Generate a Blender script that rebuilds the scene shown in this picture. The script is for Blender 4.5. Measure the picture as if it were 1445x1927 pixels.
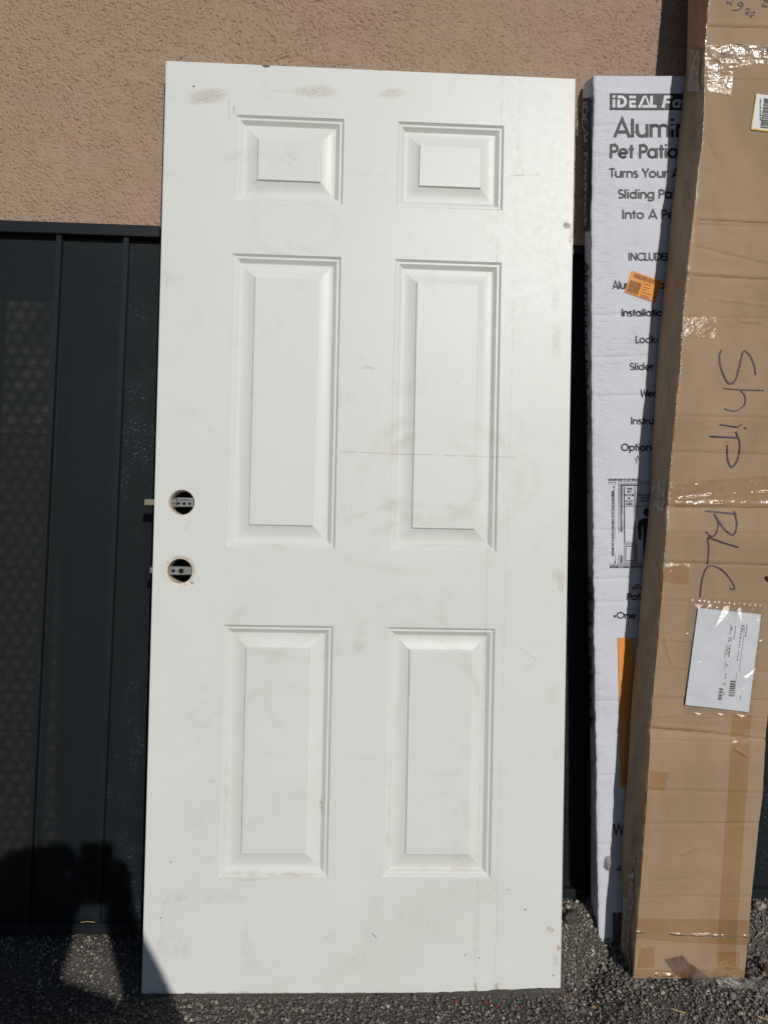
import bpy, math
import numpy as np
from mathutils import Matrix
S = bpy.context.scene
for o in list(bpy.data.objects): bpy.data.objects.remove(o)
COL = S.collection
PI = math.pi
# ---------------------------------------------------------------- camera
RES = (1445.0, 1927.0); FOC = 1447.0
R = np.array([[0.99897, 0.021404, 0.04001], [-0.039373, -0.029379, 0.998793], [0.022554, -0.999339, -0.028506]])
CP = np.array([0.43282, -1.64607, 1.09706])
cd = bpy.data.cameras.new('camera'); cam = bpy.data.objects.new('camera', cd); COL.objects.link(cam)
M4 = np.eye(4); M4[:3, 0] = R[:, 0]; M4[:3, 1] = -R[:, 1]; M4[:3, 2] = -R[:, 2]; M4[:3, 3] = CP
cam.matrix_world = Matrix(M4.tolist())
cd.sensor_fit = 'VERTICAL'; cd.sensor_height = 24.0; cd.sensor_width = 18.0
cd.lens = FOC / RES[1] * 24.0; cd.clip_start = 0.02; cd.clip_end = 2000
S.camera = cam
# ---------------------------------------------------------------- sky, sun, exposure
SUN = np.array([-0.2684, 0.87162, -0.41017]); SUN /= np.linalg.norm(SUN)      # the way the light travels
elev = math.asin(-SUN[2]); az = math.atan2(-SUN[0], -SUN[1])
W = bpy.data.worlds.new('World'); S.world = W; W.use_nodes = True
wn = W.node_tree; bg = wn.nodes['Background']
sk = wn.nodes.new('ShaderNodeTexSky'); sk.sky_type = 'NISHITA'; sk.sun_disc = False
sk.ozone_density = 5.0; sk.dust_density = 0.4; sk.sun_elevation = elev; sk.sun_rotation = az
wn.links.new(sk.outputs[0], bg.inputs[0]); bg.inputs[1].default_value = 0.05
sl = bpy.data.lights.new('sun', 'SUN'); sl.energy = 4.2; sl.angle = math.radians(0.5); sl.color = (1.0, 0.972, 0.915)
so = bpy.data.objects.new('sun', sl); COL.objects.link(so); so.location = (2, -6, 4)
from mathutils import Vector
so.rotation_euler = Vector(SUN.tolist()).to_track_quat('-Z', 'Y').to_euler()
S.view_settings.view_transform = 'Standard'; S.view_settings.look = 'None'
S.view_settings.exposure = -0.66; S.view_settings.gamma = 1.0
try: S.view_settings.use_curve_mapping = False
except Exception: pass
S.cycles.transparent_max_bounces = 16
# ---------------------------------------------------------------- helpers
def ray(px, py):
    px = np.asarray(px, float); py = np.asarray(py, float)
    v = np.stack([(px - RES[0]/2)/FOC, (py - RES[1]/2)/FOC, np.ones_like(px)], -1)
    return v @ R.T
def at(px, py, a, b=0.0):                       # point of the plane y = a + b z seen at a photo position
    d = ray(px, py); t = (a + b*CP[2] - CP[1]) / (d[..., 1] - b*d[..., 2])
    return CP + d*t[..., None]
_L = {}
def vn(x, y, seed=0):                           # value noise 0..1
    if seed not in _L: _L[seed] = np.random.default_rng(seed+11).random((257, 257))
    L = _L[seed]; x = np.asarray(x, float); y = np.asarray(y, float)
    xi = np.floor(x).astype(int); yi = np.floor(y).astype(int); fx = x-xi; fy = y-yi
    fx = fx*fx*(3-2*fx); fy = fy*fy*(3-2*fy); a = xi % 256; b = yi % 256; a1 = (a+1) % 256; b1 = (b+1) % 256
    return (L[a, b]*(1-fx)+L[a1, b]*fx)*(1-fy)+(L[a, b1]*(1-fx)+L[a1, b1]*fx)*fy
def fbm(x, y, seed=0, o=4):
    r = 0; k = 0.5
    for i in range(o): r = r + k*vn(x*2**i+17.3*i, y*2**i+5.1*i, seed+i); k *= 0.5
    return r/(1-0.5**o)
def sstep(e0, e1, x):
    t = np.clip((np.asarray(x, float)-e0)/(e1-e0), 0, 1); return t*t*(3-2*t)
def mesh(name, V, F, mat, parent=None, base=None, smooth=False):
    V = np.asarray(V, float).reshape(-1, 3)
    if base is not None: V = V - np.asarray(base, float)
    me = bpy.data.meshes.new(name)
    if isinstance(F, np.ndarray):
        n, k = F.shape
        me.vertices.add(len(V)); me.vertices.foreach_set('co', V.ravel())
        me.loops.add(n*k); me.loops.foreach_set('vertex_index', F.ravel().astype(np.int32))
        me.polygons.add(n); me.polygons.foreach_set('loop_start', np.arange(0, n*k, k, dtype=np.int32))
        me.update(calc_edges=True); me.validate()
    else:
        me.from_pydata(V.tolist(), [], [list(map(int, f)) for f in F]); me.update()
    if smooth: me.polygons.foreach_set('use_smooth', [True]*len(me.polygons))
    for m in (mat if isinstance(mat, (list, tuple)) else [mat]): me.materials.append(m)
    o = bpy.data.objects.new(name, me); COL.objects.link(o)
    if parent is not None: o.parent = parent
    return o
def empty(name, loc, label=None, cat=None, group=None):
    o = bpy.data.objects.new(name, None); COL.objects.link(o); o.location = loc; o.empty_display_size = 0.05
    tag(o, label, cat, group); return o
def tag(o, label=None, cat=None, group=None, kind=None):
    if label: o['label'] = label
    if cat: o['category'] = cat
    if group: o['group'] = group
    if kind: o['kind'] = kind
    return o
def gridF(nr, nc, flip=False):
    i, j = np.meshgrid(np.arange(nr-1), np.arange(nc-1), indexing='ij')
    a = i*nc+j; f = np.stack([a, a+1, a+nc+1, a+nc], -1).reshape(-1, 4)
    return f[:, ::-1] if flip else f
class MB:
    def __init__(s): s.V = []; s.F = []
    def add(s, V, F):
        n = len(s.V); s.V += [tuple(v) for v in V]; s.F += [[i+n for i in f] for f in F]
    def quad(s, *p): s.add(p, [range(len(p))])
    def box(s, x0, x1, y0, y1, z0, z1, b=0.0):
        if b <= 0:
            s.hexa([(x0, y0, z0), (x1, y0, z0), (x1, y1, z0), (x0, y1, z0)], [(x0, y0, z1), (x1, y0, z1), (x1, y1, z1), (x0, y1, z1)]); return
        xs = [(x0, x0+b), (x1, x1-b)]; ys = [(y0, y0+b), (y1, y1-b)]; zs = [(z0, z0+b), (z1, z1-b)]
        import bmesh
        bm = bmesh.new(); pts = []
        for X in xs:
            for Y in ys:
                for Z in zs:
                    pts += [(X[0], Y[1], Z[1]), (X[1], Y[0], Z[1]), (X[1], Y[1], Z[0])]
        for p in pts: bm.verts.new(p)
        bmesh.ops.convex_hull(bm, input=bm.verts); bm.verts.index_update()
        s.add([v.co[:] for v in bm.verts], [[v.index for v in f.verts] for f in bm.faces]); bm.free()
    def hexa(s, lo, hi):
        s.add(list(lo)+list(hi), [(3, 2, 1, 0), (4, 5, 6, 7), (0, 1, 5, 4), (1, 2, 6, 5), (2, 3, 7, 6), (3, 0, 4, 7)])
    def tube(s, a, b, r, n=16, r2=None, caps=True):
        a = np.array(a, float); b = np.array(b, float); r2 = r if r2 is None else r2
        d = (b-a)/np.linalg.norm(b-a); u = np.cross(d, (0, 0, 1) if abs(d[2]) < .9 else (1, 0, 0)); u /= np.linalg.norm(u); w = np.cross(d, u)
        V = [a+r*(math.cos(t)*u+math.sin(t)*w) for t in np.arange(n)*2*PI/n]+[b+r2*(math.cos(t)*u+math.sin(t)*w) for t in np.arange(n)*2*PI/n]
        F = [(i, (i+1) % n, n+(i+1) % n, n+i) for i in range(n)]
        if caps: F += [list(range(n))[::-1], list(range(n, 2*n))]
        s.add(V, F)
    def out(s, name, mat, parent=None, base=None, smooth=False): return mesh(name, s.V, s.F, mat, parent, base, smooth)
# ---- node helper
class NT:
    def __init__(s, name):
        s.m = bpy.data.materials.new(name); s.m.use_nodes = True; s.t = s.m.node_tree; s.t.nodes.clear()
        s.out = s.n('ShaderNodeOutputMaterial'); s.bs = s.n('ShaderNodeBsdfPrincipled'); s.link(s.bs.outputs[0], s.out.inputs[0])
        s.oc = s.n('ShaderNodeTexCoord').outputs['Object']
    def n(s, k, **kw):
        x = s.t.nodes.new(k)
        for a, v in kw.items(): setattr(x, a, v)
        return x
    def link(s, a, b): s.t.links.new(a, b)
    def put(s, sock, v):
        if isinstance(v, bpy.types.NodeSocket): s.link(v, sock)
        elif isinstance(v, (tuple, list)) and sock.type == 'RGBA' and len(v) == 3: sock.default_value = (*v, 1)
        else: sock.default_value = v
    def math(s, op, a, b=None, c=None, clamp=False):
        x = s.n('ShaderNodeMath', operation=op, use_clamp=clamp); s.put(x.inputs[0], a)
        if b is not None: s.put(x.inputs[1], b)
        if c is not None: s.put(x.inputs[2], c)
        return x.outputs[0]
    def noise(s, scale, detail=4, rough=.55, vec=None, dist=0.0):
        x = s.n('ShaderNodeTexNoise'); s.link(vec or s.oc, x.inputs['Vector']); x.inputs['Scale'].default_value = scale
        x.inputs['Detail'].default_value = detail; x.inputs['Roughness'].default_value = rough; x.inputs['Distortion'].default_value = dist
        return x.outputs[0]
    def stretch(s, sx, sy, sz, off=(0, 0, 0), rot=(0, 0, 0)):
        x = s.n('ShaderNodeMapping'); s.link(s.oc, x.inputs[0]); x.inputs['Scale'].default_value = (sx, sy, sz)
        x.inputs['Location'].default_value = off; x.inputs['Rotation'].default_value = rot
        return x.outputs[0]
    def ramp(s, f, a, b, lo=0.0, hi=1.0):
        x = s.n('ShaderNodeMapRange'); x.interpolation_type = 'SMOOTHSTEP'; s.put(x.inputs[0], f)
        for i, v in zip((1, 2, 3, 4), (a, b, lo, hi)): x.inputs[i].default_value = v
        return x.outputs[0]
    def mix(s, f, a, b, mode='MIX'):
        x = s.n('ShaderNodeMix', data_type='RGBA', blend_type=mode); s.put(x.inputs[0], f); s.put(x.inputs[6], a); s.put(x.inputs[7], b)
        return x.outputs[2]
    def bump(s, h, strength=.3, dist=.001, nrm=None):
        x = s.n('ShaderNodeBump'); s.link(h, x.inputs['Height']); x.inputs['Strength'].default_value = strength; x.inputs['Distance'].default_value = dist
        if nrm: s.link(nrm, x.inputs['Normal'])
        return x.outputs[0]
    def set(s, col=None, rough=None, metal=None, spec=None, nrm=None):
        if col is not None: s.put(s.bs.inputs['Base Color'], col)
        if rough is not None: s.put(s.bs.inputs['Roughness'], rough)
        if metal is not None: s.put(s.bs.inputs['Metallic'], metal)
        if spec is not None: s.put(s.bs.inputs['Specular IOR Level'], spec)
        if nrm is not None: s.put(s.bs.inputs['Normal'], nrm)
        return s.m
def flat(name, col, rough=.7, metal=0.0, spec=.3, var=.15, scale=60):
    t = NT(name); n = t.noise(scale, 5)
    c2 = tuple(min(1, v*(1+var)) for v in col); c1 = tuple(v*(1-var) for v in col)
    return t.set(t.mix(t.ramp(n, .3, .7), c1, c2), rough, metal, spec)
# ---------------------------------------------------------------- materials
def m_stucco():
    t = NT('stucco')
    a = t.noise(2.6, 3, .5); b = t.noise(9, 4, .6); c = t.noise(420, 3, .6)
    col = t.mix(t.ramp(a, .44, .62), (.42, .308, .222), (.435, .30, .232))
    col = t.mix(t.ramp(b, .35, .75, 0, .5), col, (.36, .262, .19))
    col = t.mix(t.ramp(c, .3, .6, .35, 0), col, (.26, .18, .135))
    return t.set(col, .9, spec=.15, nrm=t.bump(t.noise(700, 3, .6), .6, .0008))
def m_dark(name, col=(.012, .015, .018), rough=.42, dust=.05, dscale=25):
    t = NT(name); n = t.noise(dscale, 6, .65, t.stretch(1, 1, .35)); f = t.noise(900, 2, .5)
    k = t.math('MULTIPLY', t.ramp(n, .52, .75), t.ramp(f, .5, .7))
    return t.set(t.mix(k, col, (dust+.03, dust+.035, dust+.04)), rough, spec=.35, nrm=t.bump(t.noise(150, 3), .12, .0005))
def m_screen():
    t = NT('perforated_screen')
    sx = t.n('ShaderNodeSeparateXYZ'); t.link(t.oc, sx.inputs[0])
    P = .0034; Q = P*1.7320508
    u = t.math('DIVIDE', sx.outputs[0], P); w = t.math('DIVIDE', sx.outputs[2], Q)
    def cell(ox):
        a = t.math('SUBTRACT', t.math('FRACT', t.math('ADD', u, ox)), .5)
        b = t.math('MULTIPLY', t.math('SUBTRACT', t.math('FRACT', t.math('ADD', w, ox)), .5), 1.7320508)
        return t.math('ADD', t.math('MULTIPLY', a, a), t.math('MULTIPLY', b, b))
    d = t.math('MINIMUM', cell(.0), cell(.5))
    hole = t.math('LESS_THAN', d, .235**2)
    dust = t.math('MULTIPLY', t.ramp(t.noise(16, 6, .75, t.stretch(1, 1, .6)), .46, .74), t.ramp(t.noise(260, 3, .6), .54, .68))
    side = t.ramp(sx.outputs[0], .45, .50)
    spot = t.math('MULTIPLY', dust, t.math('ADD', .10, t.math('MULTIPLY', side, .8)), clamp=True)
    col = t.mix(spot, (.0115, .0160, .0188), (.22, .25, .30))
    t.set(col, .5, spec=.25)
    tr = t.n('ShaderNodeBsdfTransparent'); mx = t.n('ShaderNodeMixShader')
    t.link(hole, mx.inputs[0]); t.link(t.bs.outputs[0], mx.inputs[1]); t.link(tr.outputs[0], mx.inputs[2]); t.link(mx.outputs[0], t.out.inputs[0])
    return t.m
def duv(px, py):                                # photo position on the door face -> door coordinates
    th = math.radians(2.7); n = np.array([0, -math.cos(th), math.sin(th)]); d = ray(px, py)
    p = CP - d*((CP @ n)/(d @ n)); return p[0], p[1]*math.sin(th)+p[2]*math.cos(th)
def m_door():
    t = NT('door_paint')
    sx = t.n('ShaderNodeSeparateXYZ'); t.link(t.oc, sx.inputs[0]); U, V = sx.outputs[0], sx.outputs[2]
    base = t.mix(t.ramp(t.noise(3.0, 4, .55), .35, .7), (.765, .772, .742), (.74, .746, .71))
    grime = t.math('MULTIPLY', t.ramp(t.noise(7, 6, .62, dist=1.2), .53, .78), t.ramp(t.noise(160, 4, .65), .35, .7))
    base = t.mix(t.math('MULTIPLY', grime, .5), base, (.50, .48, .42))
    specks = t.ramp(t.noise(230, 2, .4), .765, .80)
    base = t.mix(t.math('MULTIPLY', specks, .4), base, (.26, .24, .21))
    warp = t.noise(30, 4, .6)
    wU = t.math('ADD', U, t.math('MULTIPLY', t.math('SUBTRACT', warp, .5), .016)); wV = t.math('ADD', V, t.math('MULTIPLY', t.math('SUBTRACT', t.noise(24, 4, .6, t.stretch(1, 1, 1, (3, 1, 2))), .5), .016))
    grain = t.noise(330, 4, .7)
    coarse = t.noise(60, 4, .65)
    def stain(px, py, rx, ry, col, k, lo=.42, hi=.62, g=None, ang=0.0, soft=.35):
        nonlocal base
        u0, v0 = duv(px, py); rx *= .00117; ry *= .00117
        a = t.math('SUBTRACT', wU, float(u0)); b = t.math('SUBTRACT', wV, float(v0))
        if ang:
            ca, sa = math.cos(ang), math.sin(ang)
            a, b = t.math('ADD', t.math('MULTIPLY', a, ca), t.math('MULTIPLY', b, sa)), t.math('SUBTRACT', t.math('MULTIPLY', b, ca), t.math('MULTIPLY', a, sa))
        a = t.math('DIVIDE', a, rx); b = t.math('DIVIDE', b, ry)
        d = t.math('SQRT', t.math('ADD', t.math('MULTIPLY', a, a), t.math('MULTIPLY', b, b)))
        m = t.math('MULTIPLY', t.ramp(d, 1-soft, 1.0, 1, 0), t.ramp(grain if g is None else g, lo, hi))
        base = t.mix(t.math('MULTIPLY', m, k), base, col)
    tan = (.40, .32, .20); dk = (.12, .115, .105); rust = (.34, .13, .06)
    stain(393, 180, 46, 18, tan, .7, .38, .6, ang=.12, soft=.6); stain(378, 192, 26, 7, tan, .5, .44, .6, ang=.2)
    stain(596, 172, 54, 17, tan, .7, .4, .62, soft=.7); stain(540, 172, 50, 5, tan, .35, .45, .6, soft=.7); stain(738, 176, 36, 13, tan, .7, .4, .62, soft=.6, ang=.15)
    stain(693, 692, 16, 5, dk, .4, .42, .6); stain(676, 1218, 20, 14, tan, .55, .46, .6, ang=.4, soft=.7)
    stain(364, 162, 2.2, 2.2, (.02, .02, .02), 1, .0, .1); stain(502, 124, 9, 5, (.05, .05, .055), .95, .2, .4); stain(715, 129, 7, 4, (.05, .045, .04), .9, .2, .4)
    stain(1066, 424, 9, 7, (.10, .105, .11), .9, .3, .5, coarse); stain(1073, 440, 3, 26, (.25, .25, .24), .7, .35, .55)
    stain(1047, 640, 14, 45, (.34, .30, .22), .6, .42, .62, soft=.8); stain(1044, 560, 10, 40, dk, .35, .45, .62, soft=.8); stain(1056, 1095, 9, 24, (.42, .33, .18), .55, .42, .6); stain(1048, 1080, 14, 12, tan, .4)
    stain(1036, 1748, 8, 9, rust, .75, .44, .6, ang=.5); stain(1050, 1783, 4, 7, rust, .8, .4, .56); stain(1046, 1806, 7, 14, (.28, .26, .14), .55, .45, .62)
    stain(1040, 1310, 18, 34, tan, .35, .45, .62, soft=.8); stain(560, 540, 22, 16, tan, .32, .45, .65, soft=.9); stain(605, 1520, 4, 16, (.36, .29, .12), .6, .42, .58)
    stain(400, 1470, 10, 5, tan, .4); stain(470, 1655, 50, 5, (.45, .37, .24), .45, .4, .6, soft=.8); stain(560, 1649, 60, 4, (.45, .37, .24), .45, .4, .6, soft=.8); stain(730, 1580, 6, 14, tan, .4)
    stain(330, 1690, 40, 14, (.40, .39, .36), .4, .42, .62, coarse, .1, .9); stain(330, 1780, 60, 40, (.42, .41, .38), .30, .42, .7, coarse, soft=.9); stain(430, 1690, 80, 18, (.45, .44, .41), .3, .42, .7, coarse, soft=.9)
    stain(390, 1345, 70, 120, (.50, .49, .46), .25, .45, .7, coarse, soft=.95); stain(313, 520, 14, 60, (.4, .39, .37), .25, .45, .7, coarse, soft=.9)
    for px, py, r in ((303, 1727, 2), (298, 1848, 2), (323, 1622, 2.4), (954, 1676, 2), (988, 1711, 2.4), (875, 1797, 2), (903, 1803, 2.2), (1042, 1835, 2.2), (362, 1098, 3)): stain(px, py, r, r, (.16, .15, .13), .65, 0, .1)
    rm = np.random.default_rng(77)
    for i in range(26):
        px, py = rm.uniform(300, 1040), rm.uniform(230, 1840); stain(px, py, rm.uniform(4, 16), rm.uniform(2, 5), (.36, .34, .29), rm.uniform(.2, .38), .42, .6, ang=rm.uniform(-1.2, 1.2), soft=.8)
    for px, py, rx, ry in ((470, 1645, 70, 9), (540, 1648, 70, 6), (780, 1640, 60, 8), (870, 1640, 50, 8), (520, 1028, 80, 6), (830, 1026, 90, 6), (540, 378, 90, 4), (425, 1500, 6, 130), (735, 1500, 6, 120), (735, 1590, 7, 20), (480, 340, 10, 4)): stain(px, py, rx, ry, (.54, .47, .34), .30, .36, .62, coarse, soft=.7)
    # rings left by a wiping cloth
    lf = t.noise(5, 2, .5); lw = t.math('MULTIPLY', t.math('SUBTRACT', lf, .5), .05); msk = t.ramp(t.noise(9, 3, .5, t.stretch(1, 1, 1, (2, 0, 5))), .36, .62); fib = t.ramp(t.noise(40, 3, .5, t.stretch(1, 1, 2.5)), .2, .6, .6, 1)
    msk = t.math('MULTIPLY', msk, fib)
    def ringm(px, py, rx, ry, wdt, k, col):
        nonlocal base
        u0, v0 = duv(px, py); a = t.math('DIVIDE', t.math('SUBTRACT', t.math('ADD', U, lw), float(u0)), rx*.00117); b = t.math('DIVIDE', t.math('SUBTRACT', t.math('SUBTRACT', V, lw), float(v0)), ry*.00117)
        d = t.math('ABSOLUTE', t.math('SUBTRACT', t.math('SQRT', t.math('ADD', t.math('MULTIPLY', a, a), t.math('MULTIPLY', b, b))), 1.0))
        m = t.math('MULTIPLY', t.ramp(d, 0, wdt, 1, 0), msk); base = t.mix(t.math('MULTIPLY', m, k), base, col)
    gr = (.50, .46, .37)
    ringm(830, 905, 150, 120, .17, .22, gr); ringm(855, 905, 165, 90, .08, .16, gr); ringm(810, 905, 92, 80, .22, .26, gr); ringm(770, 1010, 170, 60, .2, .2, gr); ringm(560, 430, 80, 50, .2, .11, gr); ringm(540, 1360, 90, 70, .16, .16, gr); ringm(830, 1350, 80, 110, .14, .16, gr); ringm(560, 1180, 120, 60, .16, .16, gr); ringm(700, 1300, 200, 130, .08, .14, gr)
    # thin lines: drips, scratches
    def line(p, q, wd, k, col, lo=.40, hi=.6):
        nonlocal base
        u0, v0 = duv(*p); u1, v1 = duv(*q); L = math.hypot(u1-u0, v1-v0); ca, sa = (u1-u0)/L, (v1-v0)/L
        warpk = .25
        a0 = t.math('SUBTRACT', t.math('ADD', U, t.math('MULTIPLY', t.math('SUBTRACT', warp, .5), .016*warpk)), float(u0)); b0 = t.math('SUBTRACT', t.math('ADD', V, t.math('MULTIPLY', t.math('SUBTRACT', warp, .5), .016*warpk)), float(v0))
        s_ = t.math('ADD', t.math('MULTIPLY', a0, ca), t.math('MULTIPLY', b0, sa)); n_ = t.math('ABSOLUTE', t.math('SUBTRACT', t.math('MULTIPLY', b0, ca), t.math('MULTIPLY', a0, sa)))
        m = t.math('MULTIPLY', t.ramp(n_, 0, wd*.00117, 1, 0), t.math('MULTIPLY', t.math('GREATER_THAN', s_, 0.0), t.math('LESS_THAN', s_, float(L))))
        m = t.math('MULTIPLY', m, t.ramp(coarse, lo, hi)); base = t.mix(t.math('MULTIPLY', m, k), base, col)
    ln = (.40, .36, .27)
    line((945, 142), (893, 1862), 3.5, .26, ln, .35, .6); line((978, 150), (930, 1866), 3, .22, ln, .38, .6); line((955, 180), (985, 330), 2.5, .3, ln)
    line((640, 850), (972, 861), 1.8, .5, (.34, .26, .17), .36, .52); line((680, 330), (727, 331), 2, .6, dk); line((950, 331), (1030, 328), 2, .5, dk)
    line((640, 985), (760, 940), 10, .22, gr); line((700, 1000), (860, 950), 14, .2, gr); line((540, 455), (640, 490), 12, .22, gr); line((960, 1210), (1040, 1260), 2, .35, ln); line((290, 1865), (310, 1690), 2, .25, ln)
    line((893, 1850), (896, 1869), 4, .6, (.3, .22, .1), .2, .4); line((934, 1850), (936, 1869), 4, .6, (.3, .22, .1), .2, .4); line((275, 1868), (1050, 1868), 3, .55, (.30, .25, .18), .42, .6)
    line((441, 200), (440, 214), 2.5, .6, (.35, .26, .12), 0, .1); line((700, 1755), (708, 1765), 1.8, .7, (.1, .1, .25), 0, .1); line((430, 185), (432, 225), 2, .4, (.4, .4, .38), 0, .2)
    br = t.noise(60, 3, .5, t.stretch(14, 1, .8)); h = t.math('ADD', br, t.math('MULTIPLY', t.noise(260, 3), .5))
    return t.set(base, t.ramp(coarse, .3, .7, .40, .44), spec=.42, nrm=t.bump(h, .03, .0004))
def m_white_box():
    t = NT('white_printed_board')
    sx = t.n('ShaderNodeSeparateXYZ'); t.link(t.oc, sx.inputs[0]); z = sx.outputs[2]
    flute = t.math('SINE', t.math('MULTIPLY', z, 2*PI/.0062))
    sm = t.math('MULTIPLY', t.ramp(t.noise(9, 5, .6, t.stretch(1, 1, .7)), .48, .75), t.ramp(t.noise(70, 4, .6, t.stretch(.5, 1, 3)), .4, .65))
    col = t.mix(t.math('MULTIPLY', sm, .5), (.665, .675, .745), (.40, .40, .44))
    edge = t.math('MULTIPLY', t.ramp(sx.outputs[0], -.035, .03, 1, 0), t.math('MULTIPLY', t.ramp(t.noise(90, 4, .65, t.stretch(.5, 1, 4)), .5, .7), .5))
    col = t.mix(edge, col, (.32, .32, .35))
    h = t.math('ADD', t.math('MULTIPLY', flute, .25), t.noise(50, 4, .6, t.stretch(.25, 1, 2)))
    return t.set(col, .6, spec=.25, nrm=t.bump(h, .13, .0008))
def m_kraft(name, col=(.375, .265, .158), k=1.0, spec=.2):
    t = NT(name)
    sx = t.n('ShaderNodeSeparateXYZ'); t.link(t.oc, sx.inputs[0]); z = t.math('ADD', sx.outputs[2], t.math('MULTIPLY', sx.outputs[0], .06))
    flute = t.math('SINE', t.math('MULTIPLY', z, 2*PI/.0066))
    a = t.noise(5, 5, .6, t.stretch(1, 1, .6)); b = t.noise(120, 4, .6, t.stretch(.2, .3, 2.2)); f = t.noise(700, 2)
    d = tuple(v*.84 for v in col); l = tuple(min(1, v*1.07) for v in col)
    c = t.mix(t.ramp(a, .35, .7), l, d); c = t.mix(t.ramp(b, .4, .75, 0, .35), c, d)
    c = t.mix(t.ramp(f, .3, .45, .25, 0), c, tuple(v*.6 for v in col))
    h = t.math('ADD', t.math('MULTIPLY', flute, .3*k), b)
    return t.set(c, .72, spec=spec, nrm=t.bump(h, .16, .0009))
def m_tape(name, tint=(.90, .84, .74), gl=.10, scale=60, bump=.5, rough=.12, st=(1, 1, 1), haze=0.0):
    t = NT(name)
    h = t.math('ADD', t.noise(scale, 4, .6, t.stretch(*st), 1.2), t.math('MULTIPLY', t.noise(scale*4, 3, .5, t.stretch(*st)), .35))
    nrm = t.bump(h, bump, .0035)
    g = t.n('ShaderNodeBsdfGlossy'); g.inputs['Roughness'].default_value = rough; t.link(nrm, g.inputs['Normal'])
    tr = t.n('ShaderNodeBsdfTransparent'); tr.inputs[0].default_value = (*tint, 1)
    fr = t.n('ShaderNodeFresnel'); fr.inputs[0].default_value = 1.35
    f = t.math('ADD', fr.outputs[0], gl, clamp=True)
    mx = t.n('ShaderNodeMixShader'); t.link(f, mx.inputs[0]); t.link(tr.outputs[0], mx.inputs[1]); t.link(g.outputs[0], mx.inputs[2])
    if haze:
        df = t.n('ShaderNodeBsdfDiffuse'); df.inputs[0].default_value = (.6, .57, .53, 1); m2 = t.n('ShaderNodeMixShader')
        t.link(t.math('MULTIPLY', t.ramp(t.noise(scale*.7, 4), .4, .7), haze), m2.inputs[0]); t.link(mx.outputs[0], m2.inputs[1]); t.link(df.outputs[0], m2.inputs[2]); mx = m2
    t.link(mx.outputs[0], t.out.inputs[0]); return t.m
def m_ground():
    t = NT('asphalt_grit'); n = t.noise(260, 4, .7); b = t.noise(12, 4)
    c = t.mix(t.ramp(n, .35, .7), (.05, .046, .042), (.16, .142, .122)); c = t.mix(t.ramp(b, .4, .7, 0, .4), c, (.10, .086, .07))
    return t.set(c, .9, spec=.2, nrm=t.bump(n, .8, .003))
def m_gravel():
    t = NT('gravel_stones'); a = t.n('ShaderNodeAttribute', attribute_name='tone'); n = t.noise(420, 3, .6)
    r = t.n('ShaderNodeValToRGB'); t.link(a.outputs['Fac'], r.inputs[0]); e = r.color_ramp.elements
    e[0].position = 0; e[0].color = (.10, .094, .088, 1); e[1].position = 1; e[1].color = (.66, .59, .49, 1)
    for p, c in ((.45, (.20, .183, .165)), (.70, (.30, .268, .23)), (.80, (.23, .195, .16)), (.88, (.38, .33, .26)), (.92, (.27, .245, .22))):
        x = e.new(p); x.color = (*c, 1)
    return t.set(t.mix(t.ramp(n, .3, .7, .35, 0), r.outputs[0], (.035, .032, .03)), .8, spec=.3, nrm=t.bump(n, .4, .001))
def m_metal(name, col=(.62, .60, .55), rough=.3):
    t = NT(name); n = t.noise(90, 4); return t.set(t.mix(t.ramp(n, .35, .7), col, tuple(v*.7 for v in col)), t.ramp(n, .3, .7, rough, rough+.15), .9, nrm=t.bump(n, .1, .0004))
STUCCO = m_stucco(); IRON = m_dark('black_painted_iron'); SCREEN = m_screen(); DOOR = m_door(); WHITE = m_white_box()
KRAFT = m_kraft('brown_corrugated_board', (.378, .263, .165)); KRAFT_IN = m_kraft('brown_tape_strip', (.375, .24, .132), .5, .5); KRAFT_SIDE = m_kraft('brown_board_side', (.36, .255, .165), .2)
INK = flat('black_print', (.022, .022, .026), .5, var=.3); INKW = flat('white_print', (.66, .67, .73), .5); MARK = flat('purple_black_marker', (.055, .042, .062), .5, var=.3, scale=200)
PAPER = flat('white_paper', (.70, .73, .78), .6, var=.03, scale=12); ORANGE = flat('orange_label', (.80, .31, .055), .55, var=.06); LABELW = flat('white_label', (.72, .72, .70), .5, var=.03); YELLOW = flat('yellow_label_edge', (.72, .45, .06), .5)
TAPE = m_tape('clear_packing_tape', (.96, .925, .87), .01, 40, .42, .2, (1, 1, .3)); TAPE2 = m_tape('clear_tape_patch', (.945, .895, .81), .0, 38, .5, .2); EDGE = m_tape('glossy_edge_tape', (.95, .90, .84), .02, 80, 1.0, .18, (1, 1, .6))
FILM = m_tape('crinkled_clear_film', (.965, .955, .95), .012, 40, .45, .2, haze=.07); FILM2 = m_tape('crumpled_clear_film', (.93, .91, .90), .02, 60, 1.0, .25, haze=.30); SMEAR = m_tape('crumpled_tape_film', (.93, .92, .9), .05, 70, 1.0, .22, haze=.55)
BRASS = m_metal('worn_brass_bolt', (.36, .33, .25), .4); STEEL = m_metal('zinc_steel', (.60, .60, .57), .25); HOLE = flat('dark_opening', (.006, .006, .006), .9)
RAW = flat('raw_cream_edge', (.74, .66, .54), .8, var=.15, scale=120)
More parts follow.
